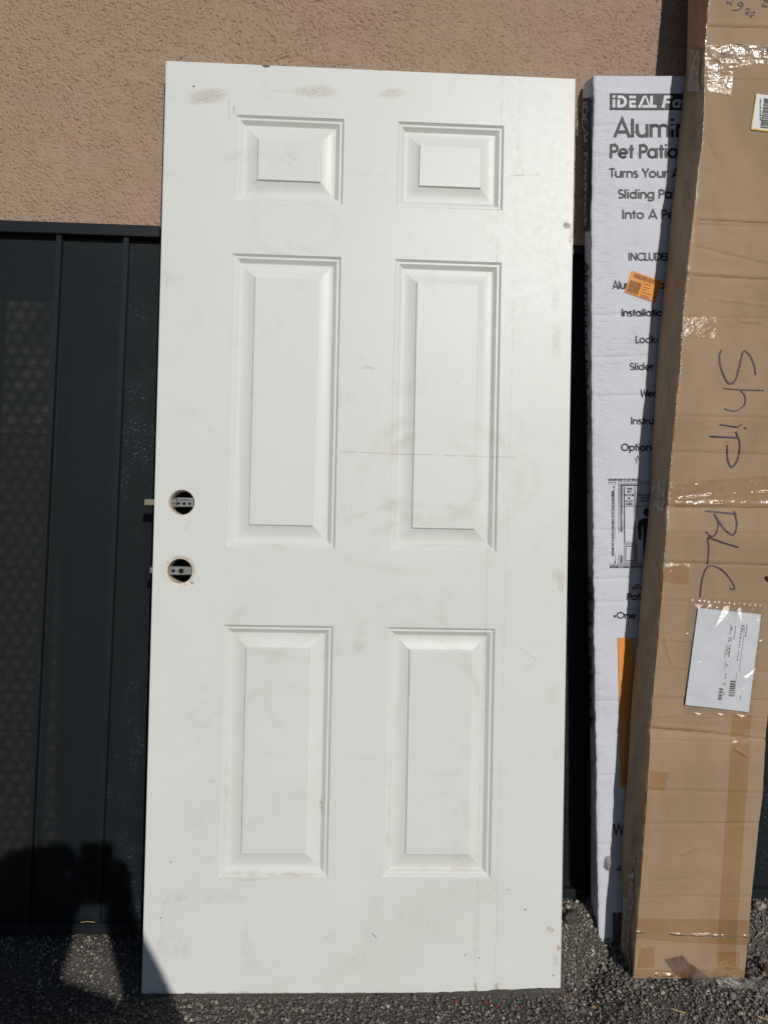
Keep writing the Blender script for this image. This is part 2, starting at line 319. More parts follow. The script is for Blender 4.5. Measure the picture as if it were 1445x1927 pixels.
# ---------------------------------------------------------------- ground
def zg(x, y):
    back = sstep(-.035, .125, y); hR = .045+.085*sstep(.55, .96, x); a = back*hR
    b = sstep(.93, 1.05, x)*sstep(-.30, -.06, y)*.058*(1-.0*x)
    return np.maximum(a, b) - .003 + np.minimum(0, (np.asarray(y)+.3))*.01
gx = np.concatenate([[-60, -20, -6, -2], np.arange(-.75, 1.85, .008), [3, 8, 25, 60]]); gy = np.concatenate([[-90, -30, -8, -3, -1.2, -.6], np.arange(-.42, .20, .008), [.6, 1.2]])
X, Y = np.meshgrid(gx, gy, indexing='xy'); Z = zg(X, Y)-.003+(fbm(X*60, Y*60, 3)-.5)*.005*((Y > -.45) & (np.abs(X) < 2))
g = mesh('ground', np.stack([X, Y, Z], -1), gridF(len(gy), len(gx)), m_ground(), smooth=True); tag(g, kind='structure')
rng = np.random.default_rng(5)
phi = (1+5**.5)/2
IV = np.array([(-1, phi, 0), (1, phi, 0), (-1, -phi, 0), (1, -phi, 0), (0, -1, phi), (0, 1, phi), (0, -1, -phi), (0, 1, -phi), (phi, 0, -1), (phi, 0, 1), (-phi, 0, -1), (-phi, 0, 1)])/math.sqrt(1+phi*phi)
IF = np.array([(0, 11, 5), (0, 5, 1), (0, 1, 7), (0, 7, 10), (0, 10, 11), (1, 5, 9), (5, 11, 4), (11, 10, 2), (10, 7, 6), (7, 1, 8), (3, 9, 4), (3, 4, 2), (3, 2, 6), (3, 6, 8), (3, 8, 9), (4, 9, 5), (2, 4, 11), (6, 2, 10), (8, 6, 7), (9, 8, 1)])
def stones(n, x0, x1, y0, y1, smin, smax, seed, light=0.0):
    r = np.random.default_rng(seed); x = r.uniform(x0, x1, n); y = r.uniform(y0, y1, n); s = smin+(smax-smin)*r.random(n)**3
    z = zg(x, y)+s*r.uniform(-.3, .45, n)-.008*((x > -.012) & (x < .923) & (y > -.014) & (y < .06))
    sc = s[:, None]*r.uniform(.35, 1.3, (n, 3)); V = IV[None]*(1+r.uniform(-.36, .36, (n, 12, 1)))*sc[:, None, :]
    a = r.uniform(0, 2*PI, n); b = r.uniform(-.7, .7, n); ca, sa, cb, sb = np.cos(a)[:, None], np.sin(a)[:, None], np.cos(b)[:, None], np.sin(b)[:, None]
    vx, vy, vz = V[..., 0], V[..., 1], V[..., 2]; vy, vz = vy*cb-vz*sb, vy*sb+vz*cb; vx, vy = vx*ca-vy*sa, vx*sa+vy*ca
    P = np.stack([vx+x[:, None], vy+y[:, None], vz+z[:, None]], -1).reshape(-1, 3)
    F = (IF[None]+12*np.arange(n)[:, None, None]).reshape(-1, 3); tone = np.repeat(np.clip(r.random(n)+light, 0, 1), 12)
    return P, F, tone
def stone_sheet(name, parts, mat):
    P = []; F = []; T = []; k = 0
    for p, f, t_ in parts: P.append(p); F.append(f+k); T.append(t_); k += len(p)
    o = mesh(name, np.concatenate(P), np.concatenate(F), mat); at_ = o.data.attributes.new('tone', 'FLOAT', 'POINT'); at_.data.foreach_set('value', np.concatenate(T).astype(np.float32))
    return o
GR = m_gravel()
gv = stone_sheet('gravel', [stones(40000, -.72, 1.75, -.24, .16, .0012, .0046, 1), stones(2400, .90, 1.75, -.22, .16, .002, .0065, 2), stones(2600, .90, 1.08, -.07, .14, .0018, .005, 12, .08), stones(450, -.72, 1.75, -.22, .16, .002, .0055, 3, .4), stones(500, 1.28, 1.7, -.1, .15, .004, .013, 8, -.1), stones(6000, -.9, 1.9, -.5, -.22, .002, .007, 4)], GR)
tag(gv, 'loose dark grey gravel covering the ground at the foot of the wall', 'gravel', kind='stuff')
# ---------------------------------------------------------------- stucco wall and the dark recess behind the gates
YW = .147; ZO = 1.682
wx = np.arange(-.62, 1.75, .0013); wz = np.arange(ZO-.004, 2.40, .0013)
X, Z = np.meshgrid(wx, wz, indexing='xy')
ang = -.32+(fbm(X*4.5, Z*4.5, 21, 3)-.5)*2.2; wpx = (fbm(X*38, Z*38, 23, 3)-.5)*.013; wpz = (fbm(X*38, Z*38, 27, 3)-.5)*.013
ca, sa = np.cos(-.32), np.sin(-.32)
iso = sstep(.45, 1.1, X)
ux = X*ca+Z*sa+wpx*2; uz = Z*ca-X*sa+wpz*2+(fbm(X*4.5, Z*4.5, 21, 3)-.5)*.12
r1 = np.abs(fbm(ux/.0082+3, uz/.0040+7, 31, 2)-.5)*2; r2_ = np.abs(fbm(X/.0060+wpx*60, Z/.0050+wpz*60, 35, 2)-.5)*2
rr = r1*(1-iso)+r2_*iso; hh = np.clip(rr/.17, 0, 1)**.75
cov = sstep(.28, .52, fbm(X/.028, Z/.02, 45, 3)*.6+fbm(X*6, Z*6, 51, 3)*.4)
hh = 1-(1-hh)*(.35+.65*cov)
amp = .0052
Yv = YW-(hh-.75)*amp-.0022*(fbm(X/.0048, Z/.0036, 41, 3)-.5)-.002*(fbm(X*14, Z*14, 61)-.5)
nz = len(wz); V = np.stack([X, Yv, Z], -1)
wall = empty('stucco_wall', (.5, YW, 0), 'rough tan stucco wall above the dark gates', 'wall')
mesh('stucco_face', V, gridF(len(wz), len(wx)), STUCCO, wall, wall.location, True)
mb = MB()
mb.box(-6, -.61, YW, .40, -.2, 3.6); mb.box(1.745, 6, YW, .40, -.2, 3.6); mb.box(-.61, 1.745, YW+.006, .40, ZO, 3.6); mb.box(-.61, 1.745, YW, YW+.006, 2.395, 3.6)
mb.out('wall_mass', STUCCO, wall, wall.location)
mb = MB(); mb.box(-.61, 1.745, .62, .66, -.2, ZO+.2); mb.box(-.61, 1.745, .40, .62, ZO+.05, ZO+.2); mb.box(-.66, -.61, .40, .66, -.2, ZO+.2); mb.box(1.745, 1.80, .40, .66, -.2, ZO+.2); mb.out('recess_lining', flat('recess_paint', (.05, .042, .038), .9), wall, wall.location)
# the door standing in the recess, seen dimly through the screen
DB = flat('brown_entry_paint', (.20, .142, .105), .7); DP = flat('painted_glint_tone', (.25, .22, .175), .7, var=.55, scale=9)  # DP: lighter mottled tone stands for sun glints behind the screen
ed = empty('entry_door', (-.42, .36, .03), 'brown door showing dimly through the dark mesh at far left', 'door')
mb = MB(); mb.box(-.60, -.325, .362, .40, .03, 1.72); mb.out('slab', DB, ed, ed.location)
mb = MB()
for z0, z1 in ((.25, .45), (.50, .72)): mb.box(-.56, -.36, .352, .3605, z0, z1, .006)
mb.out('raised_panel', DB, ed, ed.location); mb = MB(); mb.box(-.5995, -.3255, .352, .3605, 1.22, 1.70, .006); mb.out('glint_panel', DP, ed, ed.location)  # added pale panel: sunlit glints behind the screen put into its colour
# ---------------------------------------------------------------- gates
def gate(x0, x1, yf, zb, zt, bars, label, tilt):
    r = empty('security_gate', (x0, yf, zb), label, 'gate', 'dark mesh gates in the wall opening'); r.rotation_euler = (0, tilt, 0); b = (x0, yf, zb)
    for nm, z0, z1 in (('top_rail', zt-.026, zt), ('bottom_rail', zb, zb+.024)):
        m = MB(); m.box(x0, x1, yf, yf+.024, z0, z1, .0015); m.out(nm, IRON, r, b)
    for x in bars:
        m = MB(); m.box(x-.0058, x+.0058, yf+.006, yf+.021, zb+.0243, zt-.0263, .001); m.out('bar', IRON, r, b)
    m = MB(); m.quad((x0, yf+.0225, zb+.012), (x1, yf+.0225, zb+.012), (x1, yf+.0225, zt-.012), (x0, yf+.0225, zt-.012)); m.out('mesh_screen', SCREEN, r, b)
    return r
g1 = gate(-.60, -.018, .131, .052, 1.684, [], 'dark mesh security gate left of the white door', 0.0)
for top, bot in (((108, 520), (60, 1512)), ((235, 520), (192.5, 1512)), ((-22, 520), (-66, 1512))):
    a = at(np.array(top[0]), np.array(top[1]), .137); c = at(np.array(bot[0]), np.array(bot[1]), .137)
    f = lambda z: a[0]+(c[0]-a[0])*(z-a[2])/(c[2]-a[2])
    m = MB(); z0, z1 = .0765, 1.657; wd = .0056
    m.hexa([(f(z0)-wd, .137, z0), (f(z0)+wd, .137, z0), (f(z0)+wd, .1532, z0), (f(z0)-wd, .1532, z0)], [(f(z1)-wd, .137, z1), (f(z1)+wd, .137, z1), (f(z1)+wd, .1532, z1), (f(z1)-wd, .1532, z1)])
    m.out('bar', IRON, g1, g1.location)
g2 = gate(.0, 1.74, .150, .126, 1.684, [.12, .27, .42, .57, .72, .86, 1.18, 1.33, 1.48, 1.63], 'dark mesh security gate behind the cartons, right of the white door', 0.0)
# ---------------------------------------------------------------- the white six-panel door
TH = math.radians(2.7); DW, DH, DT = .9112, 2.0345, .044
door = empty('panel_door', (0, 0, 0), 'white six-panel door leaning on the wall, scuffed, with two empty lock holes', 'door'); door.rotation_euler = (-TH, 0, 0)
UC = [(.1555, .3945), (.5137, .7518)]; VR = [(1.7295, 1.9215), (.9658, 1.6128), (.2487, .7965)]
BORES = [(.0583, 1.0607, .0288, .0262), (.0575, .9110, .0340, .0268)]
def door_face(y, panels, flip):
    us = [0, .018, .1]+[u for c in UC for u in c]+[DW]; vs = sorted([0, DH]+[v for c in VR for v in c]+[.865, .955, 1.015, 1.105]); us = sorted(us)
    m = MB()
    for i in range(len(us)-1):
        for j in range(len(vs)-1):
            u0, u1, v0, v1 = us[i], us[i+1], vs[j], vs[j+1]; uc, vc = (u0+u1)/2, (v0+v1)/2
            if panels and any(a < uc < b for a, b in UC) and any(a < vc < b for a, b in VR): continue
            bo = [b for b in BORES if u0 < b[0] < u1 and v0 < b[1] < v1]
            if bo:
                bu, bv, ro, _ = bo[0]; n = 64; V = []; F = []
                angs = sorted(set(list(np.arange(n)*2*PI/n)+[math.atan2(c[1]-bv, c[0]-bu) % (2*PI) for c in ((u0, v0), (u1, v0), (u1, v1), (u0, v1))])); n = len(angs)
                for t in angs:
                    c, s = math.cos(t), math.sin(t); k = min(((u1-bu)/c if c > 1e-9 else (u0-bu)/c if c < -1e-9 else 9), ((v1-bv)/s if s > 1e-9 else (v0-bv)/s if s < -1e-9 else 9))
                    V += [(bu+ro*c, y, bv+ro*s), (bu+k*c, y, bv+k*s)]
                F = [(2*i2, 2*i2+1, (2*i2+3) % (2*n), (2*i2+2) % (2*n)) for i2 in range(n)]
                m.add(V, [f[::-1] if not flip else f for f in F] if False else F)
            else: m.quad((u0, y, v0), (u1, y, v0), (u1, y, v1), (u0, y, v1))
    return m
m = door_face(0, True, False); m2 = door_face(DT, False, True); m.add(m2.V, m2.F)
e = .0015
m.quad((0, 0, 0), (0, DT, 0), (0, DT, DH), (0, 0, DH)); m.quad((DW, 0, 0), (DW, DT, 0), (DW, DT, DH), (DW, 0, DH)); m.quad((0, 0, 0), (DW, 0, 0), (DW, DT, 0), (0, DT, 0)); m.quad((0, 0, DH), (DW, 0, DH), (DW, DT, DH), (0, DT, DH))
m.out('slab', DOOR, door)
PROF = [(0, 0), (.0004, .0008), (.0042, .0044), (.0048, .0047), (.0085, .0045), (.0100, .0052), (.0108, .0060), (.0172, .0112), (.0182, .0116), (.021, .0117)]
for k in range(1, 13):
    s_ = k/12; PROF.append((.021+.0275*s_, .0117-.0056*(s_**1.9)))
PROF += [(.0488, .0058), (.0506, .0022), (.0516, .0020)]
for (v0, v1) in VR:
    for (u0, u1) in UC:
        V = []; F = []
        for d, dep in PROF: V += [(u0+d, dep, v0+d), (u1-d, dep, v0+d), (u1-d, dep, v1-d), (u0+d, dep, v1-d)]
        for i in range(len(PROF)-1):
            for k in range(4): F.append((4*i+k, 4*i+(k+1) % 4, 4*i+4+(k+1) % 4, 4*i+4+k))
        n = 4*(len(PROF)-1); F.append((n, n+1, n+2, n+3)); mesh('raised_panel', V, F, DOOR, door)
for (bu, bv, ro, ri) in BORES:
    V = []; F = []; n = 64; pr = [(ro, 0.0), (ro-.0008, .0006), (ri+.0006, .0030), (ri, .0042), (ri, DT)]
    for r_, y in pr: V += [(bu+r_*math.cos(t), y, bv+r_*math.sin(t)) for t in np.arange(n)*2*PI/n]
    for i in range(len(pr)-1): F += [(i*n+k, i*n+(k+1) % n, i*n+n+(k+1) % n, i*n+n+k) for k in range(n)]
    mesh('lock_hole_rim', V, F, RAW, door, smooth=False)
# deadbolt
bu, bv = BORES[0][:2]; db = mesh('deadbolt', *(lambda m: (m.box(bu-.0125, bu+.0245, .0105, .0275, bv-.0085, bv+.0120, .0012), m.V, m.F)[1:])(MB()), STEEL, door)
m = MB(); m.tube((-.003, .022, bv+.0015), (bu-.0130, .0205, bv+.0015), .0110, 24); m.out('barrel', STEEL, db, smooth=False)
m = MB(); m.box(-.0265, .004, .0152, .0288, bv-.0072, bv+.0072, .0012); m.out('bolt', BRASS, db)
m = MB()
for du, r_ in ((-.0085, .0030), (.0035, .0034), (.0155, .0031)): m.tube((bu+du, .0100, bv-.0015), (bu+du, .0104, bv-.0015), r_, 18)
m.out('screw_opening', HOLE, db)
m = MB(); m.box(bu-.010, bu+.0165, .0099, .0104, bv+.0058, bv+.0072); m.out('slot', HOLE, db)
m = MB()
for k in range(20):
    a0, a1 = k*PI/10, (k+1)*PI/10; c = (bu+.0035, bv-.0015)
    m.quad(*[(c[0]+r_*math.cos(a), .0098, c[1]+r_*math.sin(a)) for r_, a in ((.0036, a0), (.0048, a0), (.0048, a1), (.0036, a1))])
m.out('hub_collar', STEEL, db)
# spring latch
bu, bv = BORES[1][:2]; la = mesh('spring_latch', *(lambda m: (m.box(bu-.0262, bu+.0262, .0135, .0270, bv-.0088, bv+.0098, .001), m.V, m.F)[1:])(MB()), m_metal('dull_zinc', (.40, .42, .40), .4), door)
m = MB()
for du, r_ in ((-.0165, .0036), (.0010, .0058), (.0215, .0032)): m.tube((bu+du, .0128, bv), (bu+du, .0133, bv), r_, 20)
m.out('spindle_opening', HOLE, la)
m = MB(); m.box(-.0125, .004, .0165, .0278, bv-.0085, bv+.0085, .003); m.out('latch_tongue', STEEL, la)
m = MB(); m.box(bu+.006, bu+.0255, .0122, .0133, bv-.0068, bv+.0082, .0004); m.box(bu-.0255, bu-.0235, .0122, .0133, bv-.0068, bv+.0082, .0004); m.out('cover_plate', STEEL, la)
# ---------------------------------------------------------------- lettering: strokes laid on a surface
def arc(cx, cy, rx, ry, a0, a1, n=14): return [(cx+rx*math.cos(math.radians(a)), cy+ry*math.sin(math.radians(a))) for a in np.linspace(a0, a1, n)]
H = .07; XH = .72
def O(cx=.36): return arc(cx, .36, .29, .29, 0, 360, 26)
GL = {
 'o': (.78, [O()]), 'a': (.80, [O(), [(.65, 0), (.65, XH)]]), 'd': (.80, [O(), [(.65, 0), (.65, 1)]]), 'p': (.80, [O(.43), [(.14, -.28), (.14, XH)]]),
 'g': (.80, [O(), [(.65, XH), (.65, -.02)]+arc(.36, -.02, .29, .2, 0, -160)[1:]]), 'e': (.76, [arc(.36, .36, .29, .29, 0, 320, 22), [(.07, .36), (.65, .36)]]),
 'c': (.70, [arc(.36, .36, .29, .29, 45, 315, 20)]), 'n': (.70, [[(.09, 0), (.09, XH)], [(.09, .38)]+arc(.34, .40, .25, .25, 180, 0)+[(.59, 0)]]),
 'm': (1.04, [[(.09, 0), (.09, XH)], [(.09, .42)]+arc(.30, .44, .21, .21, 180, 0)+[(.51, 0)], [(.51, .42)]+arc(.72, .44, .21, .21, 180, 0)+[(.93, 0)]]),
 'u': (.70, [[(.09, XH), (.09, .32)]+arc(.34, .32, .25, .25, 180, 360)+[(.59, .38)], [(.59, 0), (.59, XH)]]), 'r': (.44, [[(.09, 0), (.09, XH)], [(.09, .36)]+arc(.36, .36, .27, .29, 180, 85, 8)]),
 'h': (.70, [[(.09, 0), (.09, 1)], [(.09, .38)]+arc(.34, .40, .25, .25, 180, 0)+[(.59, 0)]]),
 'i': (.27, [[(.12, 0), (.12, XH)], [(.12, .86), (.12, 1.0)]]), 'l': (.27, [[(.12, 0), (.12, 1)]]), 't': (.40, [[(.19, 0), (.19, .95)], [(.0, .65), (.38, .65)]]),
 's': (.52, [arc(.25, .54, .17, .13, 40, 270, 10)+arc(.25, .21, .19, .15, 90, -140, 12)]), 'k': (.58, [[(.09, 0), (.09, 1)], [(.52, XH), (.12, .33)], [(.22, .42), (.54, 0)]]),
 'A': (.82, [[(.03, 0), (.41, .98), (.79, 0)], [(.16, .28), (.66, .28)]]), 'P': (.62, [[(.09, 0), (.09, 1)], [(.09, 1-H), (.33, 1-H)]+arc(.33, .70, .23, .23, 90, -90)+[(.09, .47)]]),
 'T': (.56, [[(.0, 1-H), (.56, 1-H)], [(.28, 0), (.28, 1-H)]]), 'Y': (.68, [[(.02, 1), (.34, .45), (.66, 1)], [(.34, 0), (.34, .47)]]), 'I': (.27, [[(.12, 0), (.12, 1)]]),
 'S': (.62, [arc(.31, .715, .22, .215, 30, 270, 14)+arc(.31, .275, .25, .205, 90, -150, 14)]), 'N': (.78, [[(.09, 0), (.09, 1)], [(.09, .96), (.67, .04)], [(.67, 0), (.67, 1)]]),
 'C': (.84, [arc(.48, .5, .42, .43, 42, 318, 24)]), 'L': (.50, [[(.09, 0), (.09, 1)], [(.09, H), (.48, H)]]), 'U': (.72, [[(.09, 1), (.09, .34)]+arc(.36, .34, .27, .27, 180, 360)+[(.63, 1)]]),
 'D': (.76, [[(.09, 0), (.09, 1)], [(.09, 1-H), (.28, 1-H)]+arc(.28, .5, .40, .43, 90, -90, 20)+[(.09, H)]]), 'E': (.55, [[(.09, 0), (.09, 1)], [(.09, 1-H), (.52, 1-H)], [(.09, .52), (.48, .52)], [(.09, H), (.52, H)]]),
 'F': (.52, [[(.09, 0), (.09, 1)], [(.09, 1-H), (.50, 1-H)], [(.09, .50), (.46, .50)]]), 'W': (1.05, [[(.02, 1), (.27, .03), (.52, .97), (.78, .03), (1.03, 1)]]), 'O': (.98, [arc(.49, .5, .42, .43, 0, 360, 30)]),
 'R': (.62, [[(.09, 0), (.09, 1)], [(.09, 1-H), (.33, 1-H)]+arc(.33, .70, .23, .23, 90, -90)+[(.09, .47)], [(.30, .47), (.56, 0)]]), 'H': (.74, [[(.09, 0), (.09, 1)], [(.63, 0), (.63, 1)], [(.09, .5), (.63, .5)]]),
 'M': (.92, [[(.09, 0), (.09, .97), (.45, .15), (.82, .97), (.82, 0)]]), 'G': (.86, [arc(.48, .5, .42, .43, 42, 360, 24)+[(.55, .5)]]), 'K': (.64, [[(.09, 0), (.09, 1)], [(.60, 1), (.12, .45)], [(.25, .58), (.62, 0)]]),
 'B': (.62, [[(.09, 0), (.09, 1)], [(.09, 1-H), (.30, 1-H)]+arc(.30, .72, .2, .21, 90, -90)+[(.09, .51)], [(.30, .51)]+arc(.32, .29, .23, .22, 90, -90)+[(.09, .07)]]),
 '1': (.40, [[(.05, .8), (.2, .95), (.2, 0)]]), '2': (.60, [arc(.29, .70, .22, .23, 160, -40, 12)+[(.06, H), (.54, H)]]), '3': (.6, [arc(.28, .74, .2, .2, 150, -90, 12)+arc(.28, .28, .23, .22, 90, -150, 12)]), '7': (.56, [[(.04, .93), (.5, .93), (.18, 0)]]),
 '8': (.6, [arc(.3, .74, .18, .19, 0, 360, 18), arc(.3, .29, .23, .24, 0, 360, 18)]), '9': (.6, [arc(.3, .68, .22, .25, 0, 360, 18), [(.52, .66), (.3, 0)]]), '0': (.6, [arc(.3, .5, .22, .43, 0, 360, 22)]), '5': (.58, [[(.48, .93), (.16, .93), (.12, .55)]+arc(.28, .32, .23, .25, 110, -150, 12)]), '6': (.6, [arc(.3, .3, .22, .24, 0, 360, 18), [(.08, .34), (.38, 1)]]), '4': (.6, [[(.42, 0), (.42, .97), (.04, .28), (.56, .28)]]),
 '/': (.42, [[(.02, -.05), (.38, 1.02)]]), '-': (.40, [[(.05, .36), (.35, .36)]]), ':': (.26, [[(.12, .02), (.12, .16)], [(.12, .52), (.12, .66)]]), '"': (.34, [[(.09, .72), (.09, 1)], [(.24, .72), (.24, 1)]]),
 '.': (.24, [[(.12, 0), (.12, .14)]]), ',': (.24, [[(.14, .12), (.08, -.1)]]), '?': (.56, [arc(.27, .73, .2, .2, 170, -60, 12)+[(.27, .3)], [(.27, 0), (.27, .14)]]), '\u2022': (.40, [[(.06, .36), (.32, .36)]]), ' ': (.34, [])}
class Ink:                                     # collects ribbons in drawing coordinates, then lays them on a surface
    def __init__(s): s.V = []; s.F = []; s.k = 0
    def ribbon(s, pts, w, closed=None):
        p = np.array(pts, float)
        if len(p) < 2: return
        closed = np.allclose(p[0], p[-1]) if closed is None else closed
        if closed: p = p[:-1]
        n = len(p); w = np.broadcast_to(np.asarray(w, float), (n,)); L = []; base = len(s.V)
        for i in range(n):
            a = p[i]-p[i-1] if (closed or i > 0) else p[1]-p[0]; b = p[(i+1) % n]-p[i] if (closed or i < n-1) else p[-1]-p[-2]
            a = a/(np.linalg.norm(a)+1e-9); b = b/(np.linalg.norm(b)+1e-9); na = np.array([-a[1], a[0]]); nb = np.array([-b[1], b[0]]); m_ = na+nb; l = np.linalg.norm(m_)
            m_ = na if l < 1e-6 else m_/l; c = max(.45, float(m_ @ na)); L.append(m_*w[i]/2/c)
        s.k += 1; lift = (s.k % 40)*.000004
        for i in range(n): s.V += [(*(p[i]+L[i]), lift), (*(p[i]-L[i]), lift)]
        for i in range(n if closed else n-1):
            j = (i+1) % n; s.F.append([base+2*i, base+2*i+1, base+2*j+1, base+2*j])
    def poly(s, pts):
        s.k += 1; b = len(s.V); lift = (s.k % 40)*.000004; s.V += [(x, y, lift) for x, y in pts]; s.F.append(list(range(b, b+len(pts))))
    def text(s, st, x0, base, cap, weight=.145, fit=None, rot=0, slant=0.0, origin=None):
        adv = lambda q: sum(GL[c][0] for c in q); k = cap
        if fit: k = (fit[1]-x0)/(adv(st[:fit[0]])-.05)
        cx = 0.0
        for ch in st:
            a, strokes = GL[ch]
            for q in strokes:
                P = []
                for (gx_, gy_) in q:
                    ix, iy = (cx+gx_)*k+gy_*slant*cap, gy_*cap
                    if rot == 0: P.append((x0+ix, base-iy))
                    elif rot == 90: P.append((x0+iy, base+ix))          # reads downward
                    else: P.append((x0-iy, base-ix))                     # reads upward
                s.ribbon(P, weight*cap*(2.1 if ch == '\u2022' else 1))
            cx += a
    def lay(s, name, surf, off, mat, parent, sub=True):
        V = np.array(s.V); pts = surf(V[:, 0], V[:, 1], off+V[:, 2])
        return mesh(name, pts, s.F, mat, parent, parent_base(parent))
def parent_base(o):
    b = np.zeros(3)
    while o is not None: b = b+np.array(o.location[:]); o = o.parent
    return b
# ---------------------------------------------------------------- white printed carton
def groove(py, cs, w):
    r = 0
    for c, d in cs: r = r+d*np.exp(-((py-c)/w)**2)
    return r
def wbulge(px, py):
    return (fbm(px/60, py/90, 71)-.5)*.004+groove(py+.03*(px-1116), [(237, .0012), (294, .0012), (593, .0016), (673, .001), (746, .0015), (998, .001), (1090, .0014), (1134, .001), (1320, .0015), (1460, .001), (1590, .001)], 3.0)+(vn(px/14, py/9, 75)-.5)*.0004*np.exp(-(px-1116)/25)
def wsurf(px, py, off=0.0):
    px = np.asarray(px, float); py = np.asarray(py, float); p = at(px, py, .060, .0125); p[..., 1] += wbulge(px, py)-off; return p
WFL = np.array([(143, 1116), (187, 1118), (240, 1116.5), (320, 1114.6), (386, 1113), (487, 1113), (593, 1113.3), (798, 1114), (860, 1114.6), (966, 1116.5), (1073, 1116.5), (1126, 1118.6), (1198, 1117), (1233, 1119), (1313, 1120), (1420, 1122), (1584, 1123), (1668, 1125.5), (1724, 1126), (1776, 1128)])
WBL = np.array([(143, 1097), (187, 1095), (226, 1092), (266, 1099), (593, 1100), (646, 1101), (780, 1104), (913, 1104), (1100, 1106.6), (1313, 1109), (1420, 1110.6), (1556, 1111), (1668, 1111), (1704, 1110), (1752, 1116), (1776, 1124)])
py = np.linspace(143, 1776, 520); ns = 46
fl = np.interp(py, WFL[:, 0], WFL[:, 1])+(vn(py/11, py*0, 77)-.5)*1.6; bl = np.interp(py, WBL[:, 0], WBL[:, 1])
s_ = np.linspace(0, 1, ns)**1.2; WPX = 243
PX = fl[:, None]+WPX*s_[None]; PY = np.repeat(py[:, None], ns, 1); A = wsurf(PX, PY)
A[:, 0, 1] += .002; A[:, 1, 1] += .0006
B = at(bl, np.where(py < 190, 161+(py-143)*29/47., py), YW-.009); nb = 10
SL = A[:, 0][:, None]+(B-A[:, 0])[:, None]*np.linspace(0, 1, nb)[None, :, None]
SL[:, :, 0] += (np.sin(np.linspace(0, PI, nb))[None]*(fbm(py[:, None]/40, np.linspace(0, 2, nb)[None], 79)-.5)*.012)
V = np.concatenate([A.reshape(-1, 3), SL.reshape(-1, 3)]); F = gridF(520, ns).tolist()+[[a+520*ns for a in f] for f in gridF(520, nb).tolist()]
k = len(V); BR = A[:, -1].copy(); BR[:, 1] = YW-.009; V = np.concatenate([V, BR]); F += [[i*ns+ns-1, k+i, k+i+1, i*ns+2*ns-1] for i in range(519)]
F += [[k+i, 520*ns+i*nb+nb-1, 520*ns+(i+1)*nb+nb-1, k+i+1] for i in range(519)]
F += [list(range(0, ns))+[k]+[520*ns+j for j in range(nb-1, 0, -1)], list(range(519*ns, 520*ns))+[k+519]+[520*ns+519*nb+j for j in range(nb-1, 0, -1)]]
wb = empty('pet_door_carton', tuple(A[-1, 0]), 'tall narrow white printed carton standing between the white door and the brown carton', 'carton')
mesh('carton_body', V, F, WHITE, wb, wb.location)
# logo plate
m = Ink()
for c in range(24):
    x0, x1 = 1146.6+c*9, 1146.6+c*9+9; m.poly([(x0, 207.3), (x1, 207.3), (x1, 175.9), (x0, 175.9)])
    m.k = 0
logo = m.lay('logo_plate', wsurf, .0007, INK, wb)
m = Ink()
Wt = 5.4; b0, t0 = 203.0, 180.2
def st(*p): m.ribbon(p, Wt)
st((1154, b0), (1154, t0+7.5)); st((1154, t0), (1154, t0+4.6))
m.ribbon([(1163, b0), (1163, t0+8)], Wt); m.ribbon([(1161, t0+2.6), (1168, t0+2.6)]+[(1168+8*math.sin(a), (b0+t0)/2-8.8*math.cos(a)) for a in np.linspace(.15, PI-.15, 12)]+[(1161, b0-2.6)], Wt)
st((1183, b0-2.6), (1196, b0-2.6)); st((1183, (b0+t0)/2), (1195, (b0+t0)/2)); st((1183, t0+2.6), (1196, t0+2.6)); m.poly([(1183, b0), (1187, b0), (1187, b0-9), (1183, b0-9)])
m.poly([(1199, b0), (1210, t0), (1214, t0), (1205, b0)]); m.poly([(1221, b0), (1212, t0), (1215.5, t0), (1224, b0)]); m.poly([(1207, b0), (1208, b0-5), (1219, b0-5), (1220, b0)])
st((1225, t0), (1225, b0)); st((1225, b0-2.6), (1235, b0-2.6))
m.ribbon([(1246.5, b0), (1252, t0)], 5.8); m.ribbon([(1250, t0+2.6), (1264, t0+2.6)], Wt); m.ribbon([(1249, (b0+t0)/2+1), (1260, (b0+t0)/2+1)], 4.6)
m.text('astrack', 1263, b0, 21, .2, slant=.18)
m.lay('logo_lettering', wsurf, .0013, INKW, logo)
for st_, x0, base_, cap, wt_, fit in (('Aluminum', 1154.6, 258.5, 35.5, .168, (6, 1294)), ('Pet Patio Door', 1146.6, 297.8, 26.3, .185, (9, 1275)), ('Turns Your Aluminum', 1145.3, 334.4, 17.6, .185, (10, 1256)), ('Sliding Patio Door', 1162, 373.6, 17.4, .185, (7, 1231)), ('Into A Pet Door', 1169.2, 412, 17.2, .185, (6, 1235)), ('INCLUDED:', 1181.2, 490.6, 15, .18, (8, 1264)),
  ('Aluminum Panel', 1151.9, 543.9, 15.2, .18, (8, 1226)), ('Installation', 1168.7, 595.3, 14.2, .19, (11, 1246)), ('Lock-Pin', 1195, 645.7, 14, .19, (5, 1238)), ('Slider Track', 1183.9, 696.6, 13.8, .19, (6, 1229)), ('Weather', 1204.7, 747.2, 14, .19, (3, 1237)), ('Instructions', 1185.8, 798.7, 13.5, .19, (6, 1229)), ('Optional', 1167.9, 848.7, 14, .19, (6, 1224)),
  ('\u2022For', 1188, 1110.7, 11, .2, (2, 1203)), ('Patio', 1179, 1129.4, 12.8, .2, (4, 1207)), ('\u2022One', 1153.5, 1164.2, 12.5, .19, (4, 1196.5)), ('W', 1153, 1570, 20, .21, (1, 1173)), ('\u2022All', 1157.5, 1639, 9, .2, None)):
    m = Ink(); m.text(st_, x0, base_, cap, wt_, fit=fit); m.lay('printed_line', wsurf, .0007, INK, wb)
